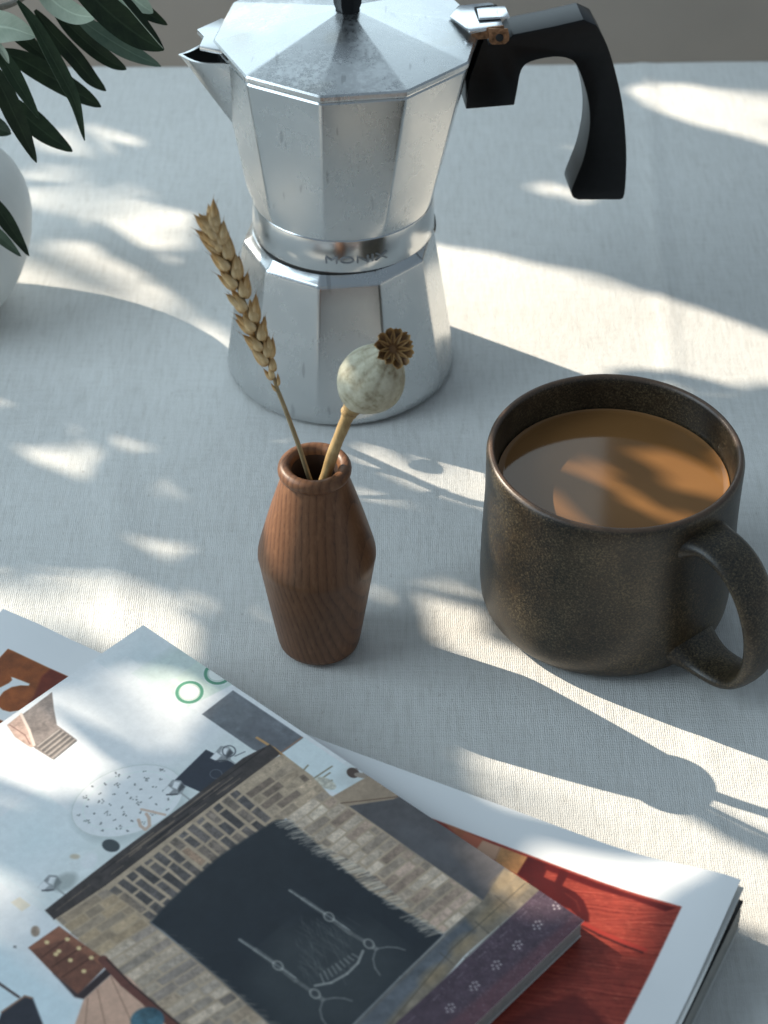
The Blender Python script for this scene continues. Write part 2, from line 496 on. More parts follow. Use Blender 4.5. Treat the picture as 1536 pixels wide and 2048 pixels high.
# ------------------------------------------------------------------ printed pictures drawn with numbers
class Print:
    """a flat print in the sheet's own millimetres; colours given as they read in the shade"""
    def __init__(self, w, h, ppm, tofn, base):
        self.ppm = ppm
        self.W, self.H = int(w * ppm), int(h * ppm)
        self.img = np.ones((self.H, self.W, 3)) * self.col(base)
        self.tofn = tofn                      # photo pixel -> (u, v) in metres
        self.rs = np.random.RandomState(5)
        self.yy, self.xx = np.mgrid[0:self.H, 0:self.W]
    @staticmethod
    def col(c):
        c = np.array(c, float) / 255
        lin = np.where(c <= 0.04045, c / 12.92, ((c + 0.055) / 1.055) ** 2.4)
        alb = (lin - 0.008) / np.array([0.50, 0.55, 0.60])
        alb = np.clip(alb * 0.84 + 0.16 * alb.mean(), 0.005, 0.82)
        return np.where(alb <= 0.0031308, alb * 12.92, 1.055 * alb ** (1 / 2.4) - 0.055)
    def P(self, pts):
        return np.array([np.array(self.tofn(*p)) * self.ppm for p in pts])
    def _mask(self, q, soft=0.7):
        x0, x1 = int(max(0, q[:, 0].min() - 3)), int(min(self.W, q[:, 0].max() + 4))
        y0, y1 = int(max(0, q[:, 1].min() - 3)), int(min(self.H, q[:, 1].max() + 4))
        if x1 <= x0 or y1 <= y0: return None
        X, Y = self.xx[y0:y1, x0:x1] + 0.5, self.yy[y0:y1, x0:x1] + 0.5
        ins = np.zeros(X.shape, bool); dmin = np.full(X.shape, 1e9)
        n = len(q)
        for i in range(n):
            ax, ay = q[i]; bx, by = q[(i + 1) % n]
            c = ((ay > Y) != (by > Y))
            with np.errstate(divide='ignore', invalid='ignore'):
                t = (bx - ax) * (Y - ay) / (by - ay + 1e-12) + ax
            ins ^= c & (X < t)
            dx, dy = bx - ax, by - ay
            s = np.clip(((X - ax) * dx + (Y - ay) * dy) / (dx * dx + dy * dy + 1e-9), 0, 1)
            dmin = np.minimum(dmin, np.hypot(X - ax - s * dx, Y - ay - s * dy))
        sd = np.where(ins, dmin, -dmin)
        return (y0, y1, x0, x1), np.clip(sd / (2 * soft) + 0.5, 0, 1)
    def _put(self, box, a, col, var=0.0, vs=3, op=1.0):
        y0, y1, x0, x1 = box
        c = np.ones((y1 - y0, x1 - x0, 3)) * col
        if var: c = c * (1 + var * self.noise(y1 - y0, x1 - x0, vs))[..., None]
        a = (a * op)[..., None]
        self.img[y0:y1, x0:x1] = np.clip(self.img[y0:y1, x0:x1] * (1 - a) + c * a, 0, 1)
    def noise(self, h, w, s):
        out = np.zeros((h, w)); amp = 0.5
        for k in (s * 4, s * 2, s, 1):
            k = max(1, int(k))
            g = self.rs.rand(h // k + 3, w // k + 3) * 2 - 1
            yi, xi = np.arange(h) / k, np.arange(w) / k
            y0, x0 = yi.astype(int), xi.astype(int)
            fy, fx = (yi - y0)[:, None], (xi - x0)[None]
            out += amp * ((g[y0][:, x0] * (1 - fx) + g[y0][:, x0 + 1] * fx) * (1 - fy) + (g[y0 + 1][:, x0] * (1 - fx) + g[y0 + 1][:, x0 + 1] * fx) * fy)
            amp *= 0.8
        return out
    def poly(self, pts, c, soft=0.7, var=0.0, vs=3, op=1.0, raw=False):
        q = np.array(pts, float) if raw else self.P(pts)
        r = self._mask(q, soft)
        if r: self._put(r[0], r[1], self.col(c), var, vs, op)
    def line(self, pts, w, c, soft=0.6, op=1.0, var=0.0):
        """w in photo pixels (about 0.17 mm)"""
        q = self.P(pts); hw = w * 0.000172 * self.ppm / 2
        for a, b in zip(q[:-1], q[1:]):
            x0, x1 = int(max(0, min(a[0], b[0]) - hw - 2)), int(min(self.W, max(a[0], b[0]) + hw + 3))
            y0, y1 = int(max(0, min(a[1], b[1]) - hw - 2)), int(min(self.H, max(a[1], b[1]) + hw + 3))
            if x1 <= x0 or y1 <= y0: continue
            X, Y = self.xx[y0:y1, x0:x1] + 0.5, self.yy[y0:y1, x0:x1] + 0.5
            d = b - a
            s = np.clip(((X - a[0]) * d[0] + (Y - a[1]) * d[1]) / (d @ d + 1e-9), 0, 1)
            dist = np.hypot(X - a[0] - s * d[0], Y - a[1] - s * d[1])
            self._put((y0, y1, x0, x1), np.clip((hw - dist) / (2 * soft) + 0.5, 0, 1), self.col(c), var, 2, op)
    def ell(self, c, a, b, rot, col, soft=0.7, op=1.0, var=0.0, n=28):
        t = np.linspace(0, 2 * np.pi, n, endpoint=False); r = math.radians(rot)
        self.poly([(c[0] + a * math.cos(k) * math.cos(r) - b * math.sin(k) * math.sin(r), c[1] + a * math.cos(k) * math.sin(r) + b * math.sin(k) * math.cos(r)) for k in t], col, soft, var, 3, op)
    def ringell(self, c, a, b, rot, w, col, op=1.0):
        t = np.linspace(0, 2 * np.pi, 31); r = math.radians(rot)
        self.line([(c[0] + a * math.cos(k) * math.cos(r) - b * math.sin(k) * math.sin(r), c[1] + a * math.cos(k) * math.sin(r) + b * math.sin(k) * math.cos(r)) for k in t], w, col, op=op)
    def quadbricks(self, q, rows, per, cols, gap=0.10, jit=0.25, seed=1, var=0.22):
        """bricks laid in rows inside the photo quad q (a,b along a row; a,d across rows)"""
        rs = np.random.RandomState(seed)
        a, b, c, d = [np.array(p, float) for p in q]
        f = lambda s, t: (a * (1 - s) + b * s) * (1 - t) + (d * (1 - s) + c * s) * t
        for r in range(rows):
            t0, t1 = r / rows, (r + 1) / rows
            cuts = [0.0]
            x = (0.5 if r % 2 else 0.0) / per + rs.rand() * jit / per
            while x < 0.97:
                if x - cuts[-1] > 0.12 / per: cuts.append(x)
                x += (1 + (rs.rand() - 0.5) * jit * 2) / per
            cuts.append(1.0)
            for s0, s1 in zip(cuts[:-1], cuts[1:]):
                g = gap / rows; gs = gap * 0.5 / per * 0.6
                cc = np.array(cols[rs.randint(len(cols))], float) * (0.88 + 0.24 * rs.rand())
                w = lambda: (rs.rand() - 0.5) * 2.5
                pts = [f(s0 + gs, t0 + g), f(s1 - gs, t0 + g), f(s1 - gs, t1 - g), f(s0 + gs, t1 - g)]
                self.poly([(p[0] + w(), p[1] + w()) for p in pts], cc, 0.9, var, 2, 0.92)
    def image(self, name):
        im = bpy.data.images.new(name, self.W, self.H)
        out = np.ones((self.H, self.W, 4), np.float32); out[..., :3] = np.clip(self.img, 0, 1)
        im.pixels.foreach_set(out.ravel()); im.update(); im.pack()
        return im

def print_mat(name, im, rough=0.38, spec=0.45):
    m, nt, b = mat(name)
    uv = nt.nodes.new('ShaderNodeUVMap'); uv.uv_map = 'sheet'
    t = nt.nodes.new('ShaderNodeTexImage'); t.image = im; t.interpolation = 'Cubic'; t.extension = 'EXTEND'
    L(nt, uv.outputs[0], t.inputs[0])
    L(nt, t.outputs[0], b.inputs['Base Color'])
    n = noise(nt, coords(nt), 60, 3, 0.5)
    L(nt, mth(nt, 'ADD', rough - 0.05, mth(nt, 'MULTIPLY', n, 0.12)), b.inputs['Roughness'])
    b.inputs['Specular IOR Level'].default_value = spec
    bump(nt, n, 0.15, 0.0012, b)
    return m

# ------------------------------------------------------------------ the setting: floor, wall, table, cloth
def kind(o, k): o['kind'] = k; return o
mb = MB(); mb.box((-3, -3, -0.80), (3, 3, -0.76)); kind(mb.build('floor', M_FLOOR, smooth=False), 'structure')
mb = MB(); mb.box((-3, 0.62, -0.76), (3, 0.80, 0.16)); kind(mb.build('wall', M_WALL, smooth=False), 'structure')

EDGE0, EDGE_S = 0.392, 0.019                 # back edge of the table runs y = EDGE0 + EDGE_S * x
tb = thing('table', 'wooden table under the linen cloth', 'table', (0, -0.15, -0.76))
mb = MB(); mb.prism([(-0.8, -0.75, -0.030), (0.8, -0.75, -0.030), (0.8, EDGE0 + 0.8 * EDGE_S - 0.006, -0.030), (-0.8, EDGE0 - 0.8 * EDGE_S - 0.006, -0.030)], (0, 0, 0.0265))
mb.build('tabletop', M_TABLE, tb, smooth=False)
for sx in (-0.74, 0.74):
    for sy in (-0.68, 0.28):
        mb = MB(); mb.box((sx - 0.03, sy - 0.03, -0.76), (sx + 0.03, sy + 0.03, -0.0305))
        mb.build('leg', M_TABLE, tb, smooth=False)

def cloth():
    mb = MB()
    nx, ny = 420, 200
    xs = np.linspace(-0.815, 0.815, nx)
    prof = [(t, 0.0) for t in np.linspace(-0.77, -0.012, ny)]          # (distance from the back edge, drop)
    for a in np.linspace(0, math.pi / 2, 7): prof.append((-0.012 + 0.012 * math.sin(a), -0.012 * (1 - math.cos(a))))
    for t in np.linspace(0.03, 0.30, 12): prof.append((0.0005 + 0.004 * t, -0.012 - t))
    def wav(x, y):
        return (0.0007 * math.sin(9 * x + 4 * y + 0.6) * math.sin(7 * y - 2 * x) + 0.0004 * math.sin(31 * x - 11 * y)
                + 0.00045 * math.sin(23 * y + 13 * x + 1.3)
                + 0.0010 * math.exp(-((x - 0.128 - 0.05 * (y - 0.1)) / 0.004) ** 2) * (0.5 + 0.5 * math.sin(6 * y + 0.5))
                + 0.0009 * math.exp(-((x + 0.115 + 0.12 * (y - 0.05)) / 0.007) ** 2) * (0.5 + 0.5 * math.sin(11 * y + 2.0)))
    rows = []
    for s, d in prof:
        row = []
        for x in xs:
            ye = EDGE0 + EDGE_S * x
            y = ye + s

            f = math.exp(-((x + 0.0195) ** 2 + (y - 0.1067) ** 2) / 0.06 ** 2)
            z = d + wav(x, y) * (1 - f) - 0.0009
            if d < -0.012: y += 0.006 * math.sin(18 * x) * min(1, (-d - 0.012) / 0.1)
            row.append((x, y, z))
        rows.append(row)
    mb.rings(rows, closed=False)
    o = mb.build('tablecloth', M_LINEN, fix=False)
    return tag(o, 'off-white linen tablecloth spread under everything', 'tablecloth')
cloth()

# ------------------------------------------------------------------ moka pot
MX, MY = -0.0195, 0.1067
moka = thing('moka_pot', 'faceted aluminium stovetop coffee pot with black handle', 'coffee pot', (MX, MY, 0))
ROT = math.radians(-10.5)
def dring(R, z, k=1.0, c=(MX, MY), Rc=None, rot=ROT):
    """ten-sided ring; k blends from round (0) to faceted (1)"""
    Rc = Rc if Rc else R * 0.975
    out = []
    for j in range(10):
        for ph in (0.0, 1.3, 8, 18, 28, 34.7):
            a = rot + math.radians(36 * j + ph)
            rp = R * math.cos(math.radians(18)) / math.cos(math.radians(ph - 18))
            if ph == 0.0: rp *= 0.9965
            r = rp * k + Rc * (1 - k)
            out.append((c[0] + r * math.sin(a), c[1] - r * math.cos(a), z))
    return out

# boiler
mb = MB()
BOT = 0.0502
RL = lambda z: 0.0413 + (0.0654 - z) * 0.158
rings = []
for z, k, inset in [(0.0003, 0, 0.0030), (0.0010, 0, 0.0012), (0.0024, 0.05, 0.0003), (0.0045, 0.25, 0), (0.0075, 0.6, 0), (0.0115, 0.9, 0), (0.016, 1, 0), (0.030, 1, 0), (0.045, 1, 0), (0.056, 1, 0), (0.0642, 1, 0)]:
    rings.append(dring(RL(z) - inset, z, k, Rc=RL(z) * 0.985 - inset))
rings.append(dring(0.0408, 0.0656, 1)); rings.append(dring(0.0402, 0.0662, 1))
rings.append(dring(0.0388, 0.0672, 0.8)); rings.append(dring(0.0368, 0.0690, 0.2, Rc=0.0368)); rings.append(dring(0.0345, 0.0696, 0, Rc=0.0345)); rings.append(dring(0.0338, 0.0740, 0, Rc=0.0338))
mb.rings(rings, True, True, True)
wn(mb.build('boiler', M_ALU, moka, sharp=32))
mb = MB(); mb.lathe([(0.0352, 0.0690), (0.0368, 0.0694), (0.0368, 0.0708), (0.0350, 0.0716)], (MX + 0.001, MY, 0), 64, True, True)
mb.build('gasket', M_RUBBER, moka)
# safety valve, dark nub behind the right side
vp = on_y(880, 462, MY + 0.004)
mb = MB()
ax_ = np.array([0.94, 0.34, 0.0])
bs = np.array([MX, MY, vp[2]]) + ax_ * 0.030
def disc(mb, o, ax, prof, n=20):
    ax = np.array(ax, float); ax /= np.linalg.norm(ax)
    u = np.cross(ax, [0, 0, 1]);
    if np.linalg.norm(u) < 1e-3: u = np.array([1.0, 0, 0])
    u /= np.linalg.norm(u); w = np.cross(ax, u)
    mb.rings([[np.array(o) + ax * h + r * (u * math.cos(2 * math.pi * j / n) + w * math.sin(2 * math.pi * j / n)) for j in range(n)] for r, h in prof], True, True, True)
disc(mb, bs, ax_, [(0.0075, 0), (0.0075, 0.0105), (0.0068, 0.0122), (0.004, 0.0128)])
mb.build('safety_valve', M_BLACK, moka)
# collar
RX, RY = MX + 0.0022, MY
mb = MB()
mb.lathe([(0.0345, 0.0712), (0.0384, 0.0714), (0.0388, 0.0720), (0.0386, 0.078), (0.0384, 0.0862), (0.0380, 0.0871), (0.0372, 0.0874)], (RX, RY, 0), 96, True, True)
ring = mb.build('collar', M_ALU_RING, moka, sharp=60)
# lettering stamped on the collar
cu = bpy.data.curves.new('lettering', 'FONT'); cu.body = 'MONIX'; cu.size = 0.0066; cu.align_x = 'CENTER'; cu.align_y = 'CENTER'
cu.offset = 0.0; cu.space_character = 1.0; cu.extrude = 0.00012; cu.resolution_u = 3
tmp = bpy.data.objects.new('tmp', cu); COL.objects.link(tmp)
bpy.context.view_layer.update()
tm = bpy.data.meshes.new_from_object(tmp.evaluated_get(bpy.context.evaluated_depsgraph_get()))
bpy.data.objects.remove(tmp)
bm = bmesh.new(); bm.from_mesh(tm)
bmesh.ops.subdivide_edges(bm, edges=[e for e in bm.edges if e.calc_length() > 0.0012], cuts=2)
TAZ = math.radians(9.0)
for v in bm.verts:
    r = 0.03862 + (0.0004 if v.co.z > 0 else -0.0004)
    a = TAZ + v.co.x * 1.22 / 0.0385
    v.co = Vector((RX - MX + r * math.sin(a), RY - MY - r * math.cos(a), 0.0776 + v.co.y * 0.72))
bm.to_mesh(tm); bm.free()
tm.name = 'lettering'
M_ETCH = plain('etched_letters', (0.30, 0.31, 0.32), 0.55, 0.5)
tm.materials.clear(); tm.materials.append(M_ETCH)
lt = bpy.data.objects.new('lettering', tm); COL.objects.link(lt); lt.parent = moka

# upper chamber, leaning a touch to the right
UC0, UC1 = np.array([RX, RY]), np.array([-0.0144, MY])
def uc(z): return tuple(UC0 + (UC1 - UC0) * (z - 0.087) / 0.074)
URT = 0.0530
mb = MB()
rings = [dring(0.0372, 0.0868, 0, uc(0.087), 0.0372), dring(0.0386, 0.0871, 0, uc(0.087), 0.0384), dring(0.0396, 0.0885, 0.45, uc(0.0885), 0.0388), dring(0.0408, 0.0925, 0.9, uc(0.0925)), dring(0.0418, 0.0975, 1, uc(0.0975))]
for t in (0.25, 0.5, 0.75, 1.0):
    z = 0.0975 + (0.1565 - 0.0975) * t
    rings.append(dring(0.0418 + (URT - 0.0418) * t, z, 1, uc(z)))
rings += [dring(URT - 0.0007, 0.1574, 1, uc(0.157)), dring(URT - 0.004, 0.1574, 1, uc(0.157)), dring(URT - 0.006, 0.15, 1, uc(0.15))]
mb.rings(rings, True, True, True)
wn(mb.build('upper_chamber', M_ALU, moka, sharp=32))
# lid
LC = uc(0.161)
mb = MB()
LR = 0.0540
rings = [dring(LR - 0.003, 0.1580, 1, LC), dring(LR - 0.0004, 0.1581, 1, LC), dring(LR, 0.1588, 1, LC), dring(LR, 0.1603, 1, LC), dring(LR - 0.0007, 0.1610, 1, LC)]
for t in (0.33, 0.66, 1.0):
    rings.append(dring(LR - 0.0007 + (0.0062 - LR) * t, 0.1610 + 0.0098 * t, 1, LC))
mb.rings(rings, True, True, True)
lid = wn(mb.build('lid', M_ALU_LID, moka, sharp=8))
# spout lobe of the lid: a thin plate over the spout
lobe = [(486, 54), (444, 35), (393, 58), (407, 72), (398, 92), (451, 103), (500, 108)]
lp = [on_z(x, y, 0.1602) for x, y in lobe]
mb = MB(); mb.prism([p - np.array([0, 0, 0.0022]) for p in lp], (0, 0, 0.0022))
sl = mb.build('spout_cover', M_ALU, moka, bevel=0.0005)
# knob
mb = MB()
def oct_(r, z): return [(LC[0] + r * math.cos(math.pi / 8 + math.pi / 4 * j), LC[1] + r * math.sin(math.pi / 8 + math.pi / 4 * j), z) for j in range(8)]
mb.rings([oct_(0.0050, 0.1700), oct_(0.0052, 0.1718), oct_(0.0060, 0.1740), oct_(0.0068, 0.186), oct_(0.0064, 0.190), oct_(0.004, 0.1915)], True, True, True)
mb.build('knob', M_BLACK, moka, bevel=0.0004)

# spout
sa = math.radians(-10.5 - 72)
sd = np.array([math.sin(sa), -math.cos(sa)])
o2 = np.array(LC)
def pol(r, az, z): return np.array([LC[0] + r * math.sin(az), LC[1] - r * math.cos(az), z])
rt, zt = on_v(356, 106, o2, sd)
rb, zb = on_v(463, 250, uc(0.12), sd)
T = np.array([*(o2 + sd * rt), zt])
Bt = np.array([*(np.array(uc(zb)) + sd * (0.0418 + (URT - 0.0418) * (zb - 0.0975) / 0.059 - 0.0006)), zb])
zj = 0.1566
def facet_pt(R, az_deg, z):
    k = math.floor((az_deg + 10.5) / 36.0); ph = az_deg + 10.5 - 36 * k
    r = R * math.cos(math.radians(18)) / math.cos(math.radians(ph - 18))
    return pol(r, math.radians(az_deg), z)
J1 = facet_pt(URT - 0.0002, -10.5 - 72 + 16, zj); J2 = facet_pt(URT - 0.0002, -10.5 - 72 - 16, zj)
mb = MB()
def lerp(a, b, t): return np.array(a) * (1 - t) + np.array(b) * t
side = np.array([-sd[1], sd[0], 0])
def spout_side(J, s):
    nu, nv = 8, 8
    g = []
    for i in range(nu + 1):
        u = i / nu                                  # 0 at the body, 1 at the beak
        top = lerp(J, T, u); bot = lerp(lerp(J, Bt, 1.0), T, u) if False else lerp(Bt, T, u)
        top = top + np.array([0, 0, -0.0030 * math.sin(math.pi * min(1, u * 0.9)) * u]) + side * s * 0.0016 * math.sin(math.pi * u)
        row = []
        for j in range(nv + 1):
            v = j / nv
            p = lerp(top, bot, v) + side * s * 0.0010 * math.sin(math.pi * v) * (1 - u)
            row.append(p)
        g.append(row)
    return g
g1, g2 = spout_side(J1, 1 if (J1 - T)[:2] @ side[:2] > 0 else -1), spout_side(J2, 1 if (J2 - T)[:2] @ side[:2] > 0 else -1)
mb.rings(g1, closed=False); mb.rings(g2, closed=False)
inn = 0.0011
def inner(g):
    c = lerp(J1, J2, 0.5)
    out = []
    for row in g:
        out.append([lerp(p, lerp(c, Bt, 0.35), 0.10) if k else lerp(p, np.array([c[0], c[1], p[2]]), 0.085) for k, p in enumerate(row)])
    return out
h1, h2 = inner(g1), inner(g2)
mb.rings(h1, closed=False, mat=1); mb.rings(h2, closed=False, mat=1)
for g, h in ((g1, h1), (g2, h2)):
    a = [r[0] for r in g]; b = [r[0] for r in h]
    lipz = [p + np.array([0, 0, 0.0004]) for p in a]
    mb.rings([a, lipz, [q + np.array([0, 0, 0.0003]) for q in b], b], closed=False)
o = mb.build('spout', [M_ALU, M_DARK], moka, sharp=30, fix=True)

# handle: profile drawn on its upright plane, then given its width
ha = math.radians(-10.5 + 108); hd = np.array([math.sin(ha), -math.cos(ha)]); hn = np.array([-hd[1], hd[0], 0])
HT = 0.0155
outer_c = [(1020, 52), (1100, 36), (1160, 22), (1186, 34), (1206, 72), (1222, 122), (1237, 190), (1244, 260), (1245, 320), (1241, 372), (1232, 381), (1150, 381), (1139, 376), (1136, 362), (1146, 335),
         (1158, 304), (1167, 268), (1172, 230), (1170, 190), (1160, 148), (1145, 112), (1130, 100), (1105, 96), (1075, 100), (1052, 107), (1040, 116), (1033, 132), (1028, 160), (1022, 192), (926, 200)]
outer = [tuple(q) for q in outer_c[:4]]
outer += [tuple(q) for q in smoothpath(outer_c[3:11], 26)[1:]]
outer += [tuple(q) for q in smoothpath(outer_c[11:28], 56)]
outer += outer_c[28:]
pl = []
for q in outer:
    r, z = on_v(*q, o2, hd); pl.append((r, z))
pl.append((pl[-1][0] + 0.001, 0.140)); pl.append((0.0545, 0.160)); pl.append((0.0560, pl[0][1] - 0.004)); pl.append((pl[0][0] - 0.003, pl[0][1] - 0.003))
mb = MB()
mb.prism([np.array([*(o2 + hd * r), z]) - hn * HT / 2 for r, z in pl], hn * HT)
mb.build('handle', M_BLACK, moka, bevel=0.0022, sharp=50, segs=3)
# hinge bracket
hz = 0.1650
br = [(899, 31), (917, 10), (981, 4), (996, 12), (1001, 34), (1006, 50), (990, 53), (939, 62), (931, 55)]
mb = MB(); mb.prism([on_z(x, y, hz) - np.array([0, 0, 0.0014]) for x, y in br], (0, 0, 0.0014))
mb.build('hinge_plate', M_STEEL, moka, bevel=0.0004)
mb = MB(); mb.prism([on_z(x, y, hz + 0.0001) for x, y in [(948, 15), (992, 10), (1001, 20), (1003, 38), (957, 41)]], (0, 0, 0.0003)); mb.build('hinge_slot', M_DARK, moka, smooth=False)
mb = MB(); mb.prism([on_z(x, y, hz + 0.0004) for x, y in [(953, 20), (1010, 15), (1020, 37), (958, 41)]], (0, 0, 0.0009)); mb.build('hinge_tongue', M_STEEL, moka, bevel=0.0003)
# bracket cheek with its pin
def cheek(pts, y, t, name, m, bev=0.0003):
    mb = MB(); mb.prism([on_y(x, yy, y) for x, yy in pts], (0, t, 0)); return mb.build(name, m, moka, bevel=bev)
yc = float(on_z(975, 56, hz)[1])
cheek([(941, 60), (1008, 52), (1010, 66), (976, 78), (950, 80), (943, 74)], yc, 0.0012, 'hinge_cheek', M_RUST)
tabp = [(977, 58), (1016, 58), (1019, 72), (1018, 82), (1010, 89), (984, 90), (978, 84)]
ck = cheek(tabp, yc - 0.0010, 0.0010, 'hinge_tab', M_RUST)
pc = on_y(999, 75, yc - 0.0011)
mb = MB(); disc(mb, pc, (0, -1, 0), [(0.0016, -0.0005), (0.0016, 0.0005), (0.0011, 0.0008)], 14); mb.build('hinge_pin', M_DARK, moka)

# ------------------------------------------------------------------ wooden vase
VX, VY = -0.0247, -0.0758
mb = MB()
wood_prof = [(0.0140, 0.0003), (0.0152, 0.0012), (0.0157, 0.0030)]
for t in np.linspace(0.05, 1, 12): wood_prof.append((0.0157 + (0.0216 - 0.0157) * t ** 0.97, 0.003 + 0.0395 * t))
wood_prof += [(0.02185, 0.0440), (0.02175, 0.0458), (0.0213, 0.0480)]
for t in np.linspace(0.06, 1, 14): wood_prof.append((0.0213 + (0.0118 - 0.0213) * t + 0.0003 * math.sin(math.pi * t), 0.0480 + (0.0808 - 0.0480) * t))
for a in np.linspace(-70, 160, 14): wood_prof.append((0.01085 + 0.0024 * math.cos(math.radians(a)), 0.0838 + 0.0029 * math.sin(math.radians(a))))
ow = MB(); ow.lathe(wood_prof + [(0.0083, 0.0836)], (VX, VY, 0), 96, True, False, 0)
ow.lathe([(0.0083, 0.0836), (0.0078, 0.080), (0.0078, 0.030), (0.0005, 0.028)], (VX, VY, 0), 96, False, False, 1)
me_o = ow.build('wooden_vase', [M_WOOD, M_WOODIN], None, sharp=40)
# put its origin at its base
for v in me_o.data.vertices: v.co -= Vector((VX, VY, 0))
me_o.location = (VX, VY, 0)
tag(me_o, 'small turned brown wooden bud vase holding dried stems', 'vase')

# ------------------------------------------------------------------ wheat ear
wheat = thing('wheat_ear', 'dried golden ear of wheat leaning left out of the wooden vase', 'wheat', (VX, VY, 0.06))
yw = VY - 0.001
stem_px = [(640, 1010), (620, 960), (598, 893), (572, 822), (556, 782)]
sp = [on_y(x, y, yw) for x, y in stem_px]
path = smoothpath(sp, 20)
mb = MB(); mb.tube(path, [0.00105 - 0.0003 * i / 20 for i in range(21)], 8); mb.build('stalk', M_STALK, wheat)
ear_px = [(556, 782), (541, 735), (519, 680), (487, 600), (458, 530), (436, 480), (424, 455)]
ear = smoothpath([on_y(x, y, yw) for x, y in ear_px], 60)
mb = MB(); mb.tube(ear, [0.0007] * 61, 6); mb.build('rachis', M_STALK, wheat)
VIEW = -AZ
def husk_mesh(name, ln, wd, th, awn, m, keel=0.25, seed=0):
    """a pointed boat-shaped husk, base at the origin, growing along +Z, back towards +Y"""
    mb = MB(); n = 10
    rs = np.random.RandomState(seed)
    ts = [0, 0.06, 0.16, 0.30, 0.46, 0.62, 0.76, 0.88, 0.96, 1.0]
    rings = []
    for t in ts:
        w = wd * (math.sin(math.pi * min(1, t ** 0.62)) ** 0.9) + 0.00012
        d = th * (math.sin(math.pi * min(1, t ** 0.62)) ** 0.9) + 0.0001
        bend = -0.05 * ln * t * t
        r = []
        for j in range(n):
            a = 2 * math.pi * j / n
            x = w * math.cos(a); y = d * math.sin(a)
            if j in (2, 3): y += keel * d * (1 - abs(j - 2.5))
            r.append((x, y + bend, ln * t))
        rings.append(r)
    if awn:
        for k in (0.4, 1.0):
            r = []
            for j in range(n):
                a = 2 * math.pi * j / n; rr = 0.00010 * (1.1 - k)
                r.append((rr * math.cos(a) + awn * 0.18 * k * k * (1 if seed % 2 else -1), rr * math.sin(a) - 0.05 * ln + awn * 0.1 * k, ln + awn * k))
            rings.append(r)
    mb.rings(rings, True, True, True)
    me = mb.build(name, m, None, sharp=50)
    d = me.data; bpy.data.objects.remove(me)
    return d
HM = [husk_mesh('husk', 0.0112, 0.0021, 0.0014, 0.0030, M_HUSK, 0.7, 1), husk_mesh('husk', 0.0098, 0.0023, 0.0015, 0.0006, M_HUSK2, 0.7, 2),
      husk_mesh('husk', 0.0118, 0.0019, 0.0013, 0.0042, M_HUSK, 0.8, 3), husk_mesh('husk', 0.0092, 0.0022, 0.0014, 0.0016, M_HUSK2, 0.9, 4)]
def place_husk(me, p, axis, back, s=1.0):
    z = np.array(axis); z = z / np.linalg.norm(z)
    y = np.array(back) - z * (np.array(back) @ z); y = y / np.linalg.norm(y)
    x = np.cross(y, z)
    o = bpy.data.objects.new('husk', me); COL.objects.link(o)
    M = Matrix(((x[0] * s, y[0] * s, z[0] * s, p[0]), (x[1] * s, y[1] * s, z[1] * s, p[1]), (x[2] * s, y[2] * s, z[2] * s, p[2]), (0, 0, 0, 1)))
    o.parent = wheat
    o.matrix_local = Matrix.Translation(-Vector(wheat.location)) @ M
    return o
rw = np.random.RandomState(4)
NN = 22
for i in range(NN):
    t = i / (NN - 1)
    k = int(t * 58); p = ear[k]; tg = ear[min(k + 2, 60)] - ear[max(k - 2, 0)]; tg = tg / np.linalg.norm(tg)
    sx_ = np.cross(VIEW, tg); sx_ /= np.linalg.norm(sx_)          # to the viewer's side
    if i == 0: pass
    s = 1 if i % 2 == 0 else -1
    size = 0.42 + 0.58 * min(1, (t / 0.22)) ** 0.9
    if t > 0.86: size *= 0.92
    jit = lambda a: (rw.rand() - 0.5) * a
    spread = 0.46 + jit(0.20)
    for fi, (out, fwd, mi) in enumerate([(1.0, 0.05, rw.choice([0, 2])), (0.60, 0.70, rw.choice([1, 3])), (0.50, -0.7, rw.choice([0, 1])), (0.95, 0.35, rw.choice([0, 3]))]):
        if t < 0.16 and fi >= 2: continue
        if t < 0.05 and fi == 1: continue
        back = sx_ * s * out + VIEW * fwd
        back = back / np.linalg.norm(back)
        lean = (spread if fi == 0 else (0.60 if fi == 3 else 0.30) + jit(0.18)) * (0.55 if t < 0.15 else 1)
        axis = tg + back * lean + sx_ * jit(0.22)
        place_husk(HM[mi], p + back * 0.0009 * size + tg * (0.0010 * fi * size), axis, back, size * (0.80 + jit(0.16)))
# last spikelet at the tip
for q in (-0.55, -0.2, 0.15, 0.5):
    tg = ear[60] - ear[57]; tg = tg / np.linalg.norm(tg); sx_ = np.cross(VIEW, tg); sx_ /= np.linalg.norm(sx_)
    place_husk(HM[int(rw.randint(4))], ear[57], tg + sx_ * q * 0.6 + VIEW * 0.1, sx_ * q + VIEW * 0.6, 0.75)

# ------------------------------------------------------------------ poppy head
poppy = thing('poppy_head', 'dried grey-green poppy seed head on a straw stem in the wooden vase', 'poppy', (VX, VY, 0.06))
yp = VY - 0.001
sp = smoothpath([on_y(x, y, yp) for x, y in [(628, 1020), (652, 950), (668, 900), (684, 860), (699, 824)]], 16)
mb = MB(); mb.tube(sp, [0.0021 + 0.0003 * math.sin(i * 1.1) * 0.3 + (0.0003 if i > 14 else 0) for i in range(17)], 12); mb.build('stem', M_PSTEM, poppy)
cb = on_y(700, 822, yp); cc = on_y(748, 752, yp - 0.002); ct = on_y(787, 694, yp - 0.006)
ptop = on_y(784, 700, yp); ptop = ptop + (CAM - ptop) / np.linalg.norm(CAM - ptop) * 0.009
paxis = ptop - cb; PLEN = float(np.linalg.norm(paxis)); paxis /= PLEN
def frame(ax):
    u = np.cross([0, 1, 0], ax); u /= np.linalg.norm(u); return u, np.cross(ax, u)
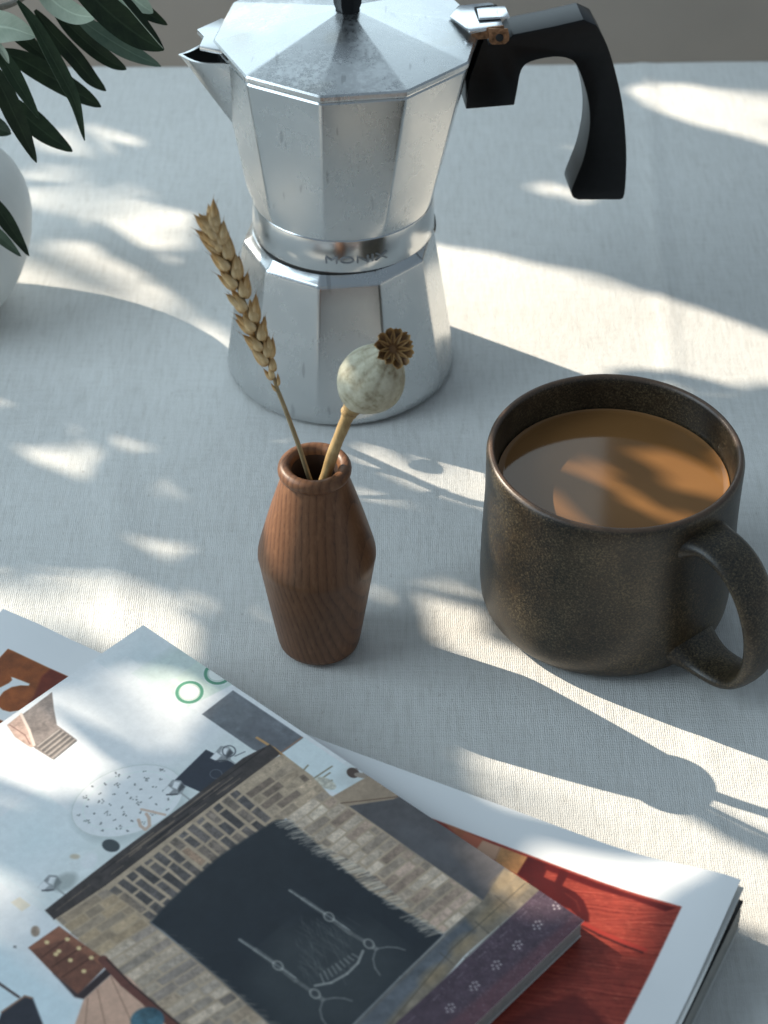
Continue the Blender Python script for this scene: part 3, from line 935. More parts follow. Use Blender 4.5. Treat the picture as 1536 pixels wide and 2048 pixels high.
u_, w_ = frame(paxis)
base_p = cb
CL_ = 0.0275
def cap_pts(prof, base, n=80, rib=0.0):
    rs_ = []
    for i, (r, h) in enumerate(prof):
        t = i / max(1, len(prof) - 1)
        amp = rib * (0.25 + 2.4 * max(0, t - 0.45) ** 1.1)
        row = []
        for j in range(n):
            a = 2 * math.pi * j / n
            rr = r * (1 + amp * (abs(math.cos(5 * a)) ** 0.7 * 2 - 1.3)) + 0.00025 * math.sin(2 * a + 5 * t) * (rib > 0)
            row.append(base + paxis * h + rr * (u_ * math.cos(a) + w_ * math.sin(a)))
        rs_.append(row)
    return rs_
# receptacle ring under the capsule
mb = MB(); mb.rings(cap_pts([(0.0020, -0.002), (0.0030, -0.0012), (0.0030, 0.0002), (0.0024, 0.0008), (0.0032, 0.0014), (0.0036, 0.0030), (0.0030, 0.0046), (0.0020, 0.0052)], base_p, 28), True, True, True)
mb.build('receptacle', M_PSTEM, poppy)
prof = []
for t in np.linspace(0, 1, 26):
    h = 0.0036 + (PLEN - 0.0042) * t
    r = 0.0114 * (math.sin(math.pi * (0.045 + 0.875 * t ** 0.90))) ** 0.80 * (1.0 - 0.18 * max(0, t - 0.45) ** 1.0)
    prof.append((r, h))
mb = MB(); mb.rings(cap_pts(prof, base_p, 100, 0.017), True, True, True)
cap = mb.build('capsule', M_CAPS, poppy)
at = cap.data.attributes.new('rib', 'FLOAT', 'POINT')
vals = [0.0] * len(cap.data.vertices)
for v in cap.data.vertices:
    d = np.array(v.co) + np.array(poppy.location) - base_p
    a = math.atan2(d @ w_, d @ u_); h = (d @ paxis - 0.0038) / (PLEN - 0.0045)
    vals[v.index] = max(0, -math.cos(10 * a)) ** 2 * (0.3 + 0.7 * max(0, h)) * (1.0)
at.data.foreach_set('value', vals)
# crown
ctop = base_p + paxis * (PLEN + 0.0006)
caxis = np.array([0.36, -0.62, 0.70]); caxis /= np.linalg.norm(caxis)
cu_, cw_ = frame(caxis)
mb = MB(); mb.rings([[ctop + caxis * h + r * (cu_ * math.cos(a) + cw_ * math.sin(a)) for a in np.linspace(0, 2 * np.pi, 22, endpoint=False)] for r, h in [(0.0034, -0.0022), (0.0042, -0.0006), (0.0036, 0.0002), (0.0004, 0.0001)]], True, True, True)
crown = mb.build('crown', M_CROWN, poppy)
for k in range(11):
    a0 = 2 * math.pi * (k + 0.2 * math.sin(k * 3.1)) / 11
    rd = cu_ * math.cos(a0) + cw_ * math.sin(a0); tn = np.cross(caxis, rd)
    ln = 0.0068 * (0.92 + 0.16 * rw.rand()); wd_ = 0.00185
    mb = MB(); top, bot = [], []
    for i, t in enumerate(np.linspace(0, 1, 8)):
        r = 0.0012 + (ln - 0.0012) * t
        lift = 0.0002 + 0.0016 * t ** 1.6
        w = wd_ * (0.25 + 0.75 * math.sin(math.pi * min(0.93, 0.10 + 0.72 * t)) ** 0.8) if t < 0.99 else wd_ * 0.35
        row, rowb = [], []
        for s in (-1, -0.6, -0.15, 0.15, 0.6, 1):
            e = 0.00135 * abs(s) ** 2.2 * (0.4 + 0.6 * t) - (0.0004 if abs(s) < 0.2 else 0)
            row.append(ctop + rd * r + tn * w * s + caxis * (lift + e)); rowb.append(ctop + rd * r + tn * w * s * 0.9 + caxis * (lift + e - 0.00045))
        top.append(row + rowb[::-1])
    mb.rings(top, True, True, True)
    o = mb.build('crown_lobe', M_CROWN, poppy, sharp=60)
    o.parent = crown
    ra = o.data.attributes.new('rimv', 'FLOAT', 'POINT')
    nv_ = len(o.data.vertices)
    vals = []
    for v in o.data.vertices:
        q = np.array(v.co) + np.array(poppy.location) - ctop
        vals.append(min(1.0, (abs(q @ tn) / wd_ > 0.62) * 0.55 + max(0, (q @ rd) / ln - 0.80) * 2.0))
    ra.data.foreach_set('value', vals)

# ------------------------------------------------------------------ mug and coffee
GX, GY = 0.0851, -0.0530
mug = thing('mug', 'dark brown speckled stoneware mug full of milky coffee', 'mug', (GX, GY, 0))
out_p = [(0.0405, 0.0004), (0.0432, 0.0008), (0.0452, 0.0022), (0.0466, 0.0045), (0.0476, 0.0080), (0.0481, 0.013)]
for t in np.linspace(0.1, 1, 14): out_p.append((0.0481 - 0.0008 * t + 0.0002 * math.sin(7 * t), 0.013 + 0.0595 * t))
out_p += [(0.0471, 0.0738), (0.0464, 0.0748), (0.0455, 0.0751), (0.0447, 0.0746), (0.0442, 0.0735)]
in_p = [(0.0438, 0.070), (0.0435, 0.060), (0.0434, 0.040), (0.0430, 0.018), (0.040, 0.009), (0.030, 0.006), (0.0005, 0.0055)]
mb = MB(); mb.lathe(out_p + in_p, (GX, GY, 0), 120, True, False)
body = mb.build('body', M_GLAZE, mug, sharp=70)
def lip_attr(o, f):
    a = o.data.attributes.new('lip', 'FLOAT', 'POINT')
    a.data.foreach_set('value', [f(v.co) for v in o.data.vertices])
lip_attr(body, lambda c: max(0.0, min(1.0, 1 - abs(c.z - 0.0752) / 0.0014)))
# handle: a strap bent into a loop
hph = math.radians(-51); hd2 = np.array([math.cos(hph), math.sin(hph), 0]); ht = np.array([-hd2[1], hd2[0], 0])
loop = smoothpath([(0.0440, 0.0615), (0.0540, 0.0640), (0.0650, 0.0606), (0.0735, 0.0510), (0.0785, 0.0380), (0.0782, 0.0235), (0.0715, 0.0130), (0.0590, 0.0095), (0.0440, 0.0110)], 44)
rs_ = []
for i, q in enumerate(loop):
    a, b_ = loop[max(i - 1, 0)], loop[min(i + 1, 44)]
    tg = np.array(b_) - np.array(a); tg /= np.linalg.norm(tg)
    nr = np.array([tg[1], -tg[0]])
    t = i / 44
    endf = max(0, 1 - min(t, 1 - t) / 0.13)
    hw = 0.0098 + 0.0035 * endf ** 2 - 0.0012 * math.sin(math.pi * t); th = 0.0031 + 0.0042 * endf ** 2
    row = []
    for j in range(16):
        an = 2 * math.pi * j / 16
        cx_, sx2 = math.cos(an), math.sin(an)
        x = hw * math.copysign(abs(cx_) ** 0.92, cx_); y = th * 1.12 * math.copysign(abs(sx2) ** 0.9, sx2)
        if y > 0: y *= 0.8
        row.append(np.array([GX, GY, 0]) + hd2 * (q[0] + nr[0] * y) + np.array([0, 0, q[1] + nr[1] * y]) + ht * x)
    rs_.append(row)
mb = MB(); mb.rings(rs_, True, True, True)
hb = mb.build('handle', M_GLAZE, mug, sharp=80)
def hl(c): return 0.0
lip_attr(hb, hl)

ZC = 0.0600
mb = MB()
mb.lathe([(0.0431, ZC + 0.0006), (0.0424, ZC + 0.0001), (0.0405, ZC), (0.030, ZC), (0.015, ZC), (0.0004, ZC)], (GX, GY, 0), 96, False, True)
cf = mb.build('coffee', M_COFFEE, None)
for v in cf.data.vertices: v.co -= Vector((GX, GY, ZC))
cf.location = (GX, GY, ZC)
tag(cf, 'milky brown coffee filling the dark mug', 'coffee')
# a few tiny bubbles at the edge of the coffee
for k, (qx, qy, r) in enumerate([(1442, 916, 0.0006), (1449, 932, 0.0004), (1436, 906, 0.0003), (1400, 872, 0.0004), (1408, 878, 0.00025), (1330, 836, 0.00035), (1452, 948, 0.00025), (1090, 890, 0.0003)]):
    p = on_z(qx, qy, ZC)
    mb = MB(); mb.lathe([(r, 0), (r * 0.9, r * 0.45), (r * 0.5, r * 0.8), (0.00003, r * 0.95)], tuple(p), 12)
    bb = mb.build('bubble', M_COFFEE, None)
    bb.parent = cf; bb.matrix_parent_inverse = Matrix.Translation((-GX, -GY, -ZC))

# ------------------------------------------------------------------ white vase and olive branch
WV = on_z(-106, 612, 0)
mb = MB()
wp = [(0.0200, 0.0004), (0.0240, 0.0012), (0.0275, 0.005)]
for z, r in [(0.012, 0.0318), (0.022, 0.0366), (0.032, 0.0402), (0.042, 0.0426), (0.052, 0.0438), (0.060, 0.0436), (0.067, 0.0424), (0.074, 0.0398), (0.081, 0.0354), (0.087, 0.0296), (0.092, 0.0232), (0.096, 0.0176), (0.100, 0.0150), (0.106, 0.0144), (0.113, 0.0150), (0.116, 0.0158), (0.1172, 0.0152), (0.1165, 0.0135), (0.108, 0.0120), (0.095, 0.013), (0.08, 0.03), (0.02, 0.03), (0.01, 0.0005)]:
    wp.append((r * 1.01, z * 0.90))
mb.lathe(wp, (0, 0, 0), 80, True, False)
wv = mb.build('ceramic_vase', M_WHITE, None, sharp=60)
wv.location = WV
tag(wv, 'rounded white ceramic vase at the left edge behind the olive leaves', 'vase')

branch = thing('olive_branch', 'olive branch with dark slender leaves hanging in from the upper left', 'branch', (WV[0], WV[1], 0.10))
YB = 0.130
neck = np.array([WV[0], WV[1], 0.03])
tw = smoothpath([neck, np.array([WV[0] + 0.002, WV[1] - 0.002, 0.11]), on_y(-150, 60, YB), on_y(-60, 34, YB), on_y(0, 15, YB), on_y(42, -2, YB), on_y(130, -60, YB), on_y(240, -90, YB)], 40)
mb = MB(); mb.tube(tw, [0.0021 - 0.0012 * i / 40 for i in range(41)], 9); mb.build('twig', M_STEMW, branch)
mb = MB(); mb.tube(smoothpath([on_y(-150, 60, YB), on_y(-90, 160, YB - 0.004), on_y(-50, 330, YB - 0.012), on_y(-40, 420, YB - 0.018)], 16), [0.0012 - 0.0006 * i / 16 for i in range(17)], 8); mb.build('twig', M_STEMW, branch)

def leaf(px, y0, y1, wpx, mt, mbk, fold=0.25, twist=0.0, tw1=None, curl=0.0):
    """px: photo points stem to tip; y0,y1: depth at each end; wpx: full width; mt: near side; mbk: far side"""
    n = 22
    P = smoothpath([on_y(x, y, y0 + (y1 - y0) * i / (len(px) - 1)) for i, (x, y) in enumerate(px)], n)
    tw1 = twist if tw1 is None else tw1
    rows_t, rows_b, uv = [], [], []
    W = wpx * 0.84 / 4350.0
    cr = (-1, -0.62, -0.22, 0, 0.22, 0.62, 1)
    for i, p in enumerate(P):
        t = i / n
        tg = P[min(i + 1, n)] - P[max(i - 1, 0)]; tg = tg / np.linalg.norm(tg)
        vw = CAM - p; vw /= np.linalg.norm(vw)
        sd_ = np.cross(tg, vw); sd_ /= np.linalg.norm(sd_)
        nr = np.cross(sd_, tg)
        a = twist + (tw1 - twist) * t
        s2 = sd_ * math.cos(a) + nr * math.sin(a); n2 = nr * math.cos(a) - sd_ * math.sin(a)
        w = W / 2 * (max(0.0, math.sin(math.pi * (0.03 + 0.955 * t ** 0.92))) ** 0.72) * (1 + 0.04 * math.sin(9 * t + wpx))
        if t > 0.97: w *= 0.55
        rt_, rb_ = [], []
        for c in cr:
            hgt = fold * w * (abs(c) ** 1.2) - 0.00012 * (c == 0) + curl * w * c * abs(c)
            q = p + s2 * w * c + n2 * hgt
            rt_.append(q + n2 * 0.00014); rb_.append(q - n2 * 0.00014)
        rows_t.append(rt_); rows_b.append(rb_)
    mb = MB()
    mb.rings(rows_t, closed=False, mat=0); mb.rings([r[::-1] for r in rows_b], closed=False, mat=1)
    k = len(cr)
    # rim
    e = [r[0] for r in rows_t] + [r[-1] for r in rows_t][::-1]; eb = [r[0] for r in rows_b] + [r[-1] for r in rows_b][::-1]
    mb.rings([e, eb], closed=True, mat=1)
    o = mb.build('leaf', [mt, mbk], branch, sharp=80, fix=False)
    uvl = o.data.uv_layers.new(name='leaf')
    nv = len(rows_t) * k
    for lp_ in o.data.loops:
        vi = lp_.vertex_index
        if vi < nv: t, c = (vi // k) / n, (cr[vi % k] + 1) / 2
        elif vi < 2 * nv: t, c = ((vi - nv) // k) / n, (1 - cr[(vi - nv) % k]) / 2
        else: t, c = 0.3, 0.0
        uvl.data[lp_.index].uv = (t, c)
    return o
D, G, Pl, Te = M_LTOP, M_LGREY, M_LPALE, M_LTEAL
leaf([(-60, 230), (-14, 250), (22, 268)], 0.122, 0.115, 44, D, G)
leaf([(-8, 30), (45, 75), (104, 126)], 0.136, 0.134, 34, D, G)
leaf([(20, 200), (60, 226), (106, 254)], 0.128, 0.122, 28, D, G)
leaf([(10, 190), (52, 232), (100, 272), (145, 303)], 0.124, 0.116, 47, D, G, 0.15)
leaf([(0, 100), (52, 124), (110, 158), (160, 188), (202, 214)], 0.132, 0.128, 50, D, G, 0.12)
leaf([(70, 20), (108, 70), (150, 116), (182, 156), (212, 182)], 0.130, 0.124, 38, D, G, 0.1)
leaf([(98, 2), (140, 52), (190, 98), (225, 124), (253, 139)], 0.126, 0.120, 37, D, G, 0.3)
leaf([(150, 30), (200, 66), (262, 104), (322, 133)], 0.126, 0.119, 40, M_LMID, D, 0.1)
leaf([(240, -20), (290, 22), (335, 50)], 0.128, 0.124, 28, D, G)
leaf([(225, -34), (262, -6), (306, 26)], 0.122, 0.118, 46, Pl, D)
leaf([(66, -40), (110, 4), (150, 28), (192, 35)], 0.118, 0.112, 50, Pl, D, 0.1)
leaf([(120, -70), (178, -14), (232, 36), (286, 76), (328, 100)], 0.112, 0.106, 64, D, Pl, 0.22)
leaf([(205, -50), (252, 6), (292, 54), (326, 96)], 0.1105, 0.1045, 24, D, Pl, 0.5, 0.9)
leaf([(-90, 40), (-40, 50), (20, 56), (72, 73)], 0.108, 0.104, 66, Pl, D, 0.12)
leaf([(34, 2), (68, 50), (98, 104), (126, 156), (150, 206), (169, 281)], 0.106, 0.098, 33, Te, G, 0.5, 0.55, 0.1)
leaf([(-30, 60), (4, 100), (18, 127)], 0.104, 0.102, 14, Pl, D)
leaf([(-30, 70), (6, 118), (40, 174), (79, 238)], 0.106, 0.100, 34, Te, G, 0.3, 0.3)
leaf([(-30, 120), (2, 172), (34, 240), (73, 325)], 0.102, 0.094, 45, D, G, 0.15)
leaf([(-44, 440), (-6, 468), (42, 513)], 0.1000, 0.094, 27, G, D)
leaf([(-50, 370), (-10, 412), (22, 456), (58, 512)], 0.096, 0.090, 34, D, G, 0.3)
# leaves above and left of the picture, where the branch goes on
for px, w, mt in [([(-60, 30), (-20, -40), (10, -120)], 44, D), ([(-90, 60), (-150, -20), (-190, -90)], 46, D), ([(60, -20), (90, -90), (140, -150)], 44, G), ([(150, -70), (220, -110), (290, -130)], 44, D),
                  ([(-110, 160), (-170, 210), (-220, 300)], 46, D), ([(-60, 300), (-110, 360), (-130, 450)], 42, G), ([(-120, 90), (-190, 110), (-260, 150)], 46, D), ([(200, -90), (260, -70), (320, -20)], 40, D)]:
    leaf(px, 0.13, 0.12, w, mt, Pl if mt is D else D)

# ------------------------------------------------------------------ lower magazine
def sheet_frame(c0, c1, z):
    o = on_z(*c0, z); a = on_z(*c1, z) - o
    L_ = float(np.linalg.norm(a)); u = a / L_
    v = np.array([-u[1], u[0], 0]);
    if v[1] > 0: v = -v
    return o, u, v, L_
ZB = 0.0150
OB, UB, VB, LB = sheet_frame((1476, 1793), (10, 1241), ZB)
HB = 0.225
magB = thing('magazine', 'large white-margined magazine with an orange and red picture under the other magazine', 'magazine', tuple(OB * np.array([1, 1, 0])))
def fnB(px, py):
    p = on_z(px, py, ZB) - OB
    return float(p @ UB), float(p @ VB)
pb = Print(LB, HB, 3400, fnB, (196, 206, 216))
# picture area
tlc, trc = np.array(fnB(22, 1313)), np.array(fnB(1360, 1833))
ppm = pb.ppm
def uvpoly(pts): return [(a * ppm, b * ppm) for a, b in pts]
u0, u1, v0 = trc[0], tlc[0], (trc[1] + tlc[1]) / 2
pb.poly(uvpoly([(u0, v0), (u1, v0), (u1, HB + .01), (u0, HB + .01)]), (116, 42, 30), 0.6, 0.14, 3, raw=True)
# horizontal threads of the red cloth
rsb = np.random.RandomState(3)
for k in range(170):
    yy_ = 1690 + k * 2.6
    x0_ = 960 + rsb.rand() * 60
    pts = [(x0_ + j * 42, yy_ + j * 3.2 + 5 * math.sin(j * 0.9 + k * 0.31) + rsb.rand() * 2.4) for j in range(12)]
    pb.line(pts, 1.3, (72, 22, 18) if k % 2 else (160, 70, 52), op=0.30 + 0.3 * rsb.rand())
for k in range(900):
    x, y = 1000 + 370 * rsb.rand(), 1690 + 370 * rsb.rand()
    pb.line([(x, y), (x + 3 + 6 * rsb.rand(), y + 1)], 1.4, (175, 92, 66) if rsb.rand() < .6 else (66, 22, 18), op=0.35)
# left, rust orange area with a white letter
q = [fnB(22, 1313), fnB(700, 1577), fnB(520, 1850), fnB(-260, 1600)]
pb.poly(uvpoly(q), (116, 62, 22), 0.7, 0.22, 5, raw=True)
pb.poly([(105, 1347), (300, 1424), (200, 1560), (20, 1460), (70, 1400), (86, 1362)], (88, 38, 24), 2.0, 0.12)
pb.poly([(25, 1366), (36, 1369), (62, 1377), (60, 1381), (44, 1381), (26, 1385), (10, 1394), (0, 1406), (-20, 1430), (-20, 1398), (0, 1388), (20, 1378), (27, 1372)], (186, 202, 222))
pb.poly([(-20, 1418), (0, 1422), (8, 1428), (22, 1431), (44, 1427), (30, 1436), (12, 1450), (-20, 1440)], (186, 202, 222))
# strip between the magazines: tan panel, woven seat, chair
pb.poly([(880, 1640), (985, 1693), (1010, 1720), (960, 1720)], (130, 74, 46), 1.0, 0.1)
pb.poly([(930, 1668), (966, 1682), (955, 1705), (915, 1690)], (140, 74, 50), 1.0)
pb.poly([(966, 1684), (1005, 1699), (995, 1726), (950, 1706)], (150, 118, 96), 0.8)
pb.poly([(1003, 1698), (1056, 1719), (1036, 1752), (990, 1730)], (146, 104, 60), 0.8, 0.2, 2)
for k in range(16):
    pb.line([(1001 + k * 3.4, 1699 + k * 1.35), (986 + k * 3.4, 1734 + k * 1.35)], 1.1, (96, 62, 32), op=0.7)
    pb.line([(1003 - k * 1.1, 1700 + k * 2.4), (1056 - k * 1.3, 1721 + k * 2.4)], 1.0, (178, 138, 86), op=0.6)
dk = (62, 20, 20)
pb.poly([(1056, 1717), (1098, 1733), (1082, 1770), (1064, 1772), (1034, 1752)], dk, 1.0, 0.12)
pb.poly([(1092, 1731), (1350, 1831), (1330, 1836), (1262, 1806), (1180, 1778), (1088, 1742)], (70, 20, 18), 1.0, 0.1)
pb.poly([(1120, 1744), (1138, 1751), (1124, 1776), (1108, 1772)], dk)
pb.poly([(1050, 1752), (1088, 1758), (1118, 1772), (1150, 1788), (1168, 1806), (1178, 1832), (1178, 1848), (1165, 1846), (1140, 1822), (1090, 1800), (1060, 1780)], dk, 1.0, 0.1)
pb.line([(1130, 1790), (1152, 1806), (1160, 1826)], 2.2, (120, 62, 44), op=0.35)
pb.line([(1164, 1849), (1200, 1868), (1250, 1890), (1290, 1906)], 9, (126, 36, 26))
pb.line([(1164, 1856), (1200, 1875), (1250, 1897), (1284, 1910)], 5, (52, 14, 14), op=0.8)
pb.poly([(1150, 1990), (1010, 2048), (1180, 2100), (1230, 2060)], (60, 20, 18), 4.0, 0.1, op=0.5)
um, vm = u0 * ppm, v0 * ppm
pb.poly([(-9, -9), (um, -9), (um, 99999), (-9, 99999)], (196, 206, 216), 0.6, raw=True)
pb.poly([(-9, -9), (99999, -9), (99999, vm), (-9, vm)], (196, 206, 216), 0.6, raw=True)
M_PRINT_B = print_mat('red_picture_print', pb.image('red_picture'), 0.40, 0.4)

def sheetB(z0, lift, nu, nv, name, m, uin=0.0, vin=0.0, thick=0.00035, uvmap=True):
    us = np.concatenate([np.linspace(uin, 0.06, nu), np.linspace(0.06, LB, 16)[1:]])
    vs = np.concatenate([np.linspace(vin, 0.07, nv), np.linspace(0.07, HB, 14)[1:]])
    g = [[OB * np.array([1, 1, 0]) + UB * a + VB * b + np.array([0, 0, z0 + lift(a, b)]) for b in vs] for a in us]
    gb = [[p - np.array([0, 0, thick]) for p in r] for r in g]
    mb = MB()
    mb.rings(g, closed=False, mat=0); mb.rings([r[::-1] for r in gb], closed=False, mat=1)
    rim = g[0] + [r[-1] for r in g[1:]] + g[-1][::-1][1:] + [r[0] for r in g[::-1][1:-1]]
    rimb = gb[0] + [r[-1] for r in gb[1:]] + gb[-1][::-1][1:] + [r[0] for r in gb[::-1][1:-1]]
    mb.rings([rim, rimb], closed=True, mat=1)
    o = mb.build(name, [m, M_PAPER], magB, sharp=60, fix=False)
    if uvmap:
        l = o.data.uv_layers.new(name='sheet')
        for lp_ in o.data.loops:
            c = np.array(o.data.vertices[lp_.vertex_index].co) + np.array(magB.location) - OB
            l.data[lp_.index].uv = (float(c @ UB) / LB, float(c @ VB) / HB)
    return o
def lift0(a, b):
    r = 0.0078 * max(0, 1 - b / 0.046) ** 1.25 * math.exp(-(a / 0.026) ** 2)
    l = 0.0050 * math.exp(-((LB - a) / 0.030) ** 2) * max(0, 1 - b / 0.10)
    return r + l + 0.0006 * math.sin(a * 30) * math.exp(-(b / 0.03) ** 2)
sheetB(ZB + 0.0006, lift0, 22, 22, 'front_cover', M_PRINT_B)
sheetB(ZB + 0.0001, lambda a, b: 0.78 * lift0(a, b) - 0.0001, 22, 22, 'page', M_PAPER, -0.0016, 0.0006, uvmap=False, thick=0.00025)
M_BLACKGAP = plain('black_gap_sheet', (0.012, 0.011, 0.012), 0.5)  # gap shade painted as a black sheet under the lifted pages
p0 = OB * np.array([1, 1, 0])
def slab(o, u, v, a0, a1, b0, b1, z0, z1, name, m, par, bev=0.0, rows=1, jag=0.0):
    mb = MB()
    for k in range(rows):
        h0, h1 = z0 + (z1 - z0) * k / rows, z0 + (z1 - z0) * (k + 1) / rows
        j = jag * (random.random() - 0.5)
        pts = [o + u * (a0 + j) + v * (b0 + j), o + u * a1 + v * (b0 + j), o + u * a1 + v * b1, o + u * (a0 + j) + v * b1]
        mb.prism([p + np.array([0, 0, h0]) for p in pts], (0, 0, (h1 - h0) * (0.93 if rows > 1 else 1)))
    return mb.build(name, m, par, smooth=False, bevel=bev, fix=False)
slab(p0, UB, VB, -0.0022, LB, 0.0007, HB, ZB - 0.0007, ZB - 0.0003, 'page', M_BLACKGAP, magB)  # black sheet added where the gap below the curl is in shade
slab(p0, UB, VB, -0.0018, LB, 0.0008, HB, 0.0012, ZB - 0.0010, 'page_block', M_EDGE, magB, rows=22, jag=0.0004)
slab(p0, UB, VB, -0.0024, LB, 0.0003, HB, 0.0003, 0.0008, 'back_cover', M_PAPER, magB)

# ------------------------------------------------------------------ upper magazine
ZA = 0.0245
OA, UA, VA, LA = sheet_frame((1165, 1840), (285, 1250), ZA)
HA = 0.275
magA = thing('magazine', 'magazine with a brick fireplace and white wall on its cover, lying on top', 'magazine', tuple(OA * np.array([1, 1, 0])))
def fnA(px, py):
    p = on_z(px, py, ZA) - OA
    return float(p @ UA), float(p @ VA)
pa = Print(LA, HA, 4600, fnA, (180, 193, 194))
rsa = np.random.RandomState(9)
# soft darker and lighter patches over the printed wall
pa.poly([(285, 1250), (470, 1372), (380, 1420), (210, 1330)], (150, 166, 174), 40, 0.0, op=0.75)
pa.poly([(0, 1640), (0, 1760), (180, 1700), (100, 1600)], (160, 180, 196), 60, 0.0, op=0.6)
pa.poly([(-400, 1700), (0, 1890), (170, 2010), (150, 2060), (-400, 2400)], (150, 176, 196), 18, 0.0, op=0.6)
pa.poly([(130, 1400), (260, 1320), (420, 1440), (300, 1540), (150, 1560)], (196, 208, 207), 60, 0.0, op=0.8)
pa.poly([(60, 1800), (300, 1560), (520, 1440), (560, 1500), (300, 1700), (100, 1830)], (158, 172, 174), 26, 0.0, op=0.55)
# rustic corner piece
pa.poly([(104, 1384), (108, 1418), (114, 1450), (130, 1462), (154, 1480), (105, 1519), (70, 1497), (45, 1470), (30, 1440)], (104, 98, 96), 0.9, 0.22, 3)
pa.poly([(14, 1450), (44, 1426), (60, 1462), (70, 1492), (62, 1496), (30, 1474)], (150, 128, 118), 0.9, 0.2, 3)
pa.line([(42, 1428), (58, 1460), (68, 1490)], 6, (176, 164, 156)); pa.line([(20, 1450), (50, 1470), (60, 1488)], 2, (104, 78, 72))
for k in range(5):
    pa.line([(78 + k * 7.5, 1496 + k * 5.6), (122 + k * 7.6, 1462 + k * 5.0)], 3.2, (70, 70, 70), op=0.9)
    pa.line([(75 + k * 7.5, 1493 + k * 5.6), (119 + k * 7.6, 1459 + k * 5.0)], 2.4, (150, 148, 144), op=0.7)
# glass panel with green rings
pa.poly([(268, 1346), (400, 1262), (462, 1368), (378, 1412)], (146, 164, 164), 14, 0.05, op=0.8)
pa.poly([(330, 1372), (400, 1318), (470, 1366), (378, 1413)], (150, 168, 164), 1.6, 0.04, op=0.75)
for c in ((379, 1384), (436, 1346)):
    pa.ell(c, 27, 20, -8, (176, 190, 182), op=0.9); pa.ringell(c, 25.5, 20, -8, 7.5, (64, 118, 98)); pa.ringell(c, 29.5, 24, -8, 2, (186, 200, 196), 0.7); pa.ringell(c, 20, 15, -8, 1.6, (120, 140, 132), 0.7)
pa.poly([(378, 1413), (470, 1366), (484, 1376), (404, 1428)], (178, 194, 204), 1.5)
# dark slate panel and the wall beyond it
pa.poly([(404, 1428), (466, 1380), (612, 1478), (546, 1516), (505, 1498)], (84, 90, 98), 0.9, 0.18, 5)
pa.ell((470, 1425), 40, 22, 20, (92, 98, 105), 6, 0.5, 0.1); pa.ell((530, 1470), 46, 18, 30, (76, 80, 88), 8, 0.5)
pa.line([(552, 1512), (604, 1474)], 3, (120, 92, 74))
pa.poly([(548, 1518), (608, 1474), (760, 1576), (720, 1600), (640, 1575)], (166, 182, 190), 1.0)
pa.poly([(700, 1520), (770, 1570), (740, 1590), (660, 1562)], (150, 160, 164), 10, op=0.7)
# candle and little branch on the shelf
pa.line([(514, 1475), (548, 1496), (580, 1522), (624, 1556)], 6, (150, 116, 70)); pa.line([(560, 1508), (628, 1560)], 3, (92, 76, 54), op=0.8)
for a, b in (((600, 1548), (616, 1530)), ((622, 1560), (664, 1532)), ((630, 1566), (660, 1545)), ((640, 1572), (664, 1560))): pa.line([a, b], 3.4, (112, 108, 92))
pa.ell((652, 1566), 22, 10, 25, (150, 150, 140), 1.5, 0.9, 0.3); pa.ell((706, 1545), 13, 10, 20, (70, 60, 56)); pa.ell((722, 1550), 14, 5, 10, (120, 112, 104))
# white plate with small dark sprigs
pa.ell((256, 1605), 121, 70, -19, (150, 164, 170), 7, 0.5)
pa.ell((262, 1612), 120, 69, -19, (140, 152, 156), 8, 0.55); pa.ell((255, 1602), 117, 67, -19, (204, 212, 208), 0.9); pa.ringell((255, 1602), 116, 66, -19, 1.6, (140, 152, 152), 0.8)
pa.ringell((258, 1601), 96, 52, -19, 3, (168, 182, 184), 0.8); pa.ringell((259, 1602), 91, 48, -19, 2.0, (204, 213, 211), 0.8)
for k in range(42):
    a = k * 2.39996; rr = math.sqrt((k + 0.6) / 42)
    x0, y0 = 108 * rr * math.cos(a), 60 * rr * math.sin(a); c_, s_ = math.cos(math.radians(-19)), math.sin(math.radians(-19))
    x, y = 255 + x0 * c_ - y0 * s_, 1602 + x0 * s_ + y0 * c_
    big = k % 3 == 0
    for j in range(7 if big else 3):
        dx, dy = (rsa.rand() - 0.5) * (13 if big else 6), (rsa.rand() - 0.5) * (9 if big else 4)
        pa.line([(x + dx, y + dy), (x + dx + 3.5 * (rsa.rand() - .5), y + dy + 3 * (rsa.rand() - .5))], 2.0, (66, 70, 72), op=0.85)
# black board, goblets, antlers, disc, glass
pa.poly([(349, 1561), (412, 1499), (476, 1530), (410, 1588)], (40, 45, 56), 0.8, 0.08); pa.ringell((432, 1548), 12, 9, 0, 1.5, (90, 98, 108), 0.6)
def goblet(x, y, s):
    pa.line([(x + 8 * s, y + 6 * s), (x + 26 * s, y + 20 * s)], 3 * s, (120, 126, 130))
    pa.poly([(x - 22 * s, y + 6 * s), (x - 4 * s, y - 15 * s), (x + 10 * s, y - 14 * s), (x + 18 * s, y - 3 * s), (x + 12 * s, y + 9 * s), (x - 6 * s, y + 13 * s)], (112, 118, 124), 1.0, 0.2); pa.poly([(x - 22 * s, y + 6 * s), (x - 12 * s, y - 5 * s), (x - 3 * s, y + 2 * s), (x - 12 * s, y + 11 * s)], (214, 220, 220), 1.0); pa.poly([(x - 1 * s, y - 12 * s), (x + 9 * s, y - 11 * s), (x + 4 * s, y + 2 * s), (x - 5 * s, y - 2 * s)], (186, 194, 196), 1.2); pa.poly([(x + 6 * s, y + 8 * s), (x + 18 * s, y - 3 * s), (x + 12 * s, y - 10 * s), (x + 6 * s, y)], (58, 62, 68), 1.5); pa.line([(x - 14 * s, y + 11 * s), (x + 4 * s, y + 10 * s)], 3 * s, (58, 62, 68))
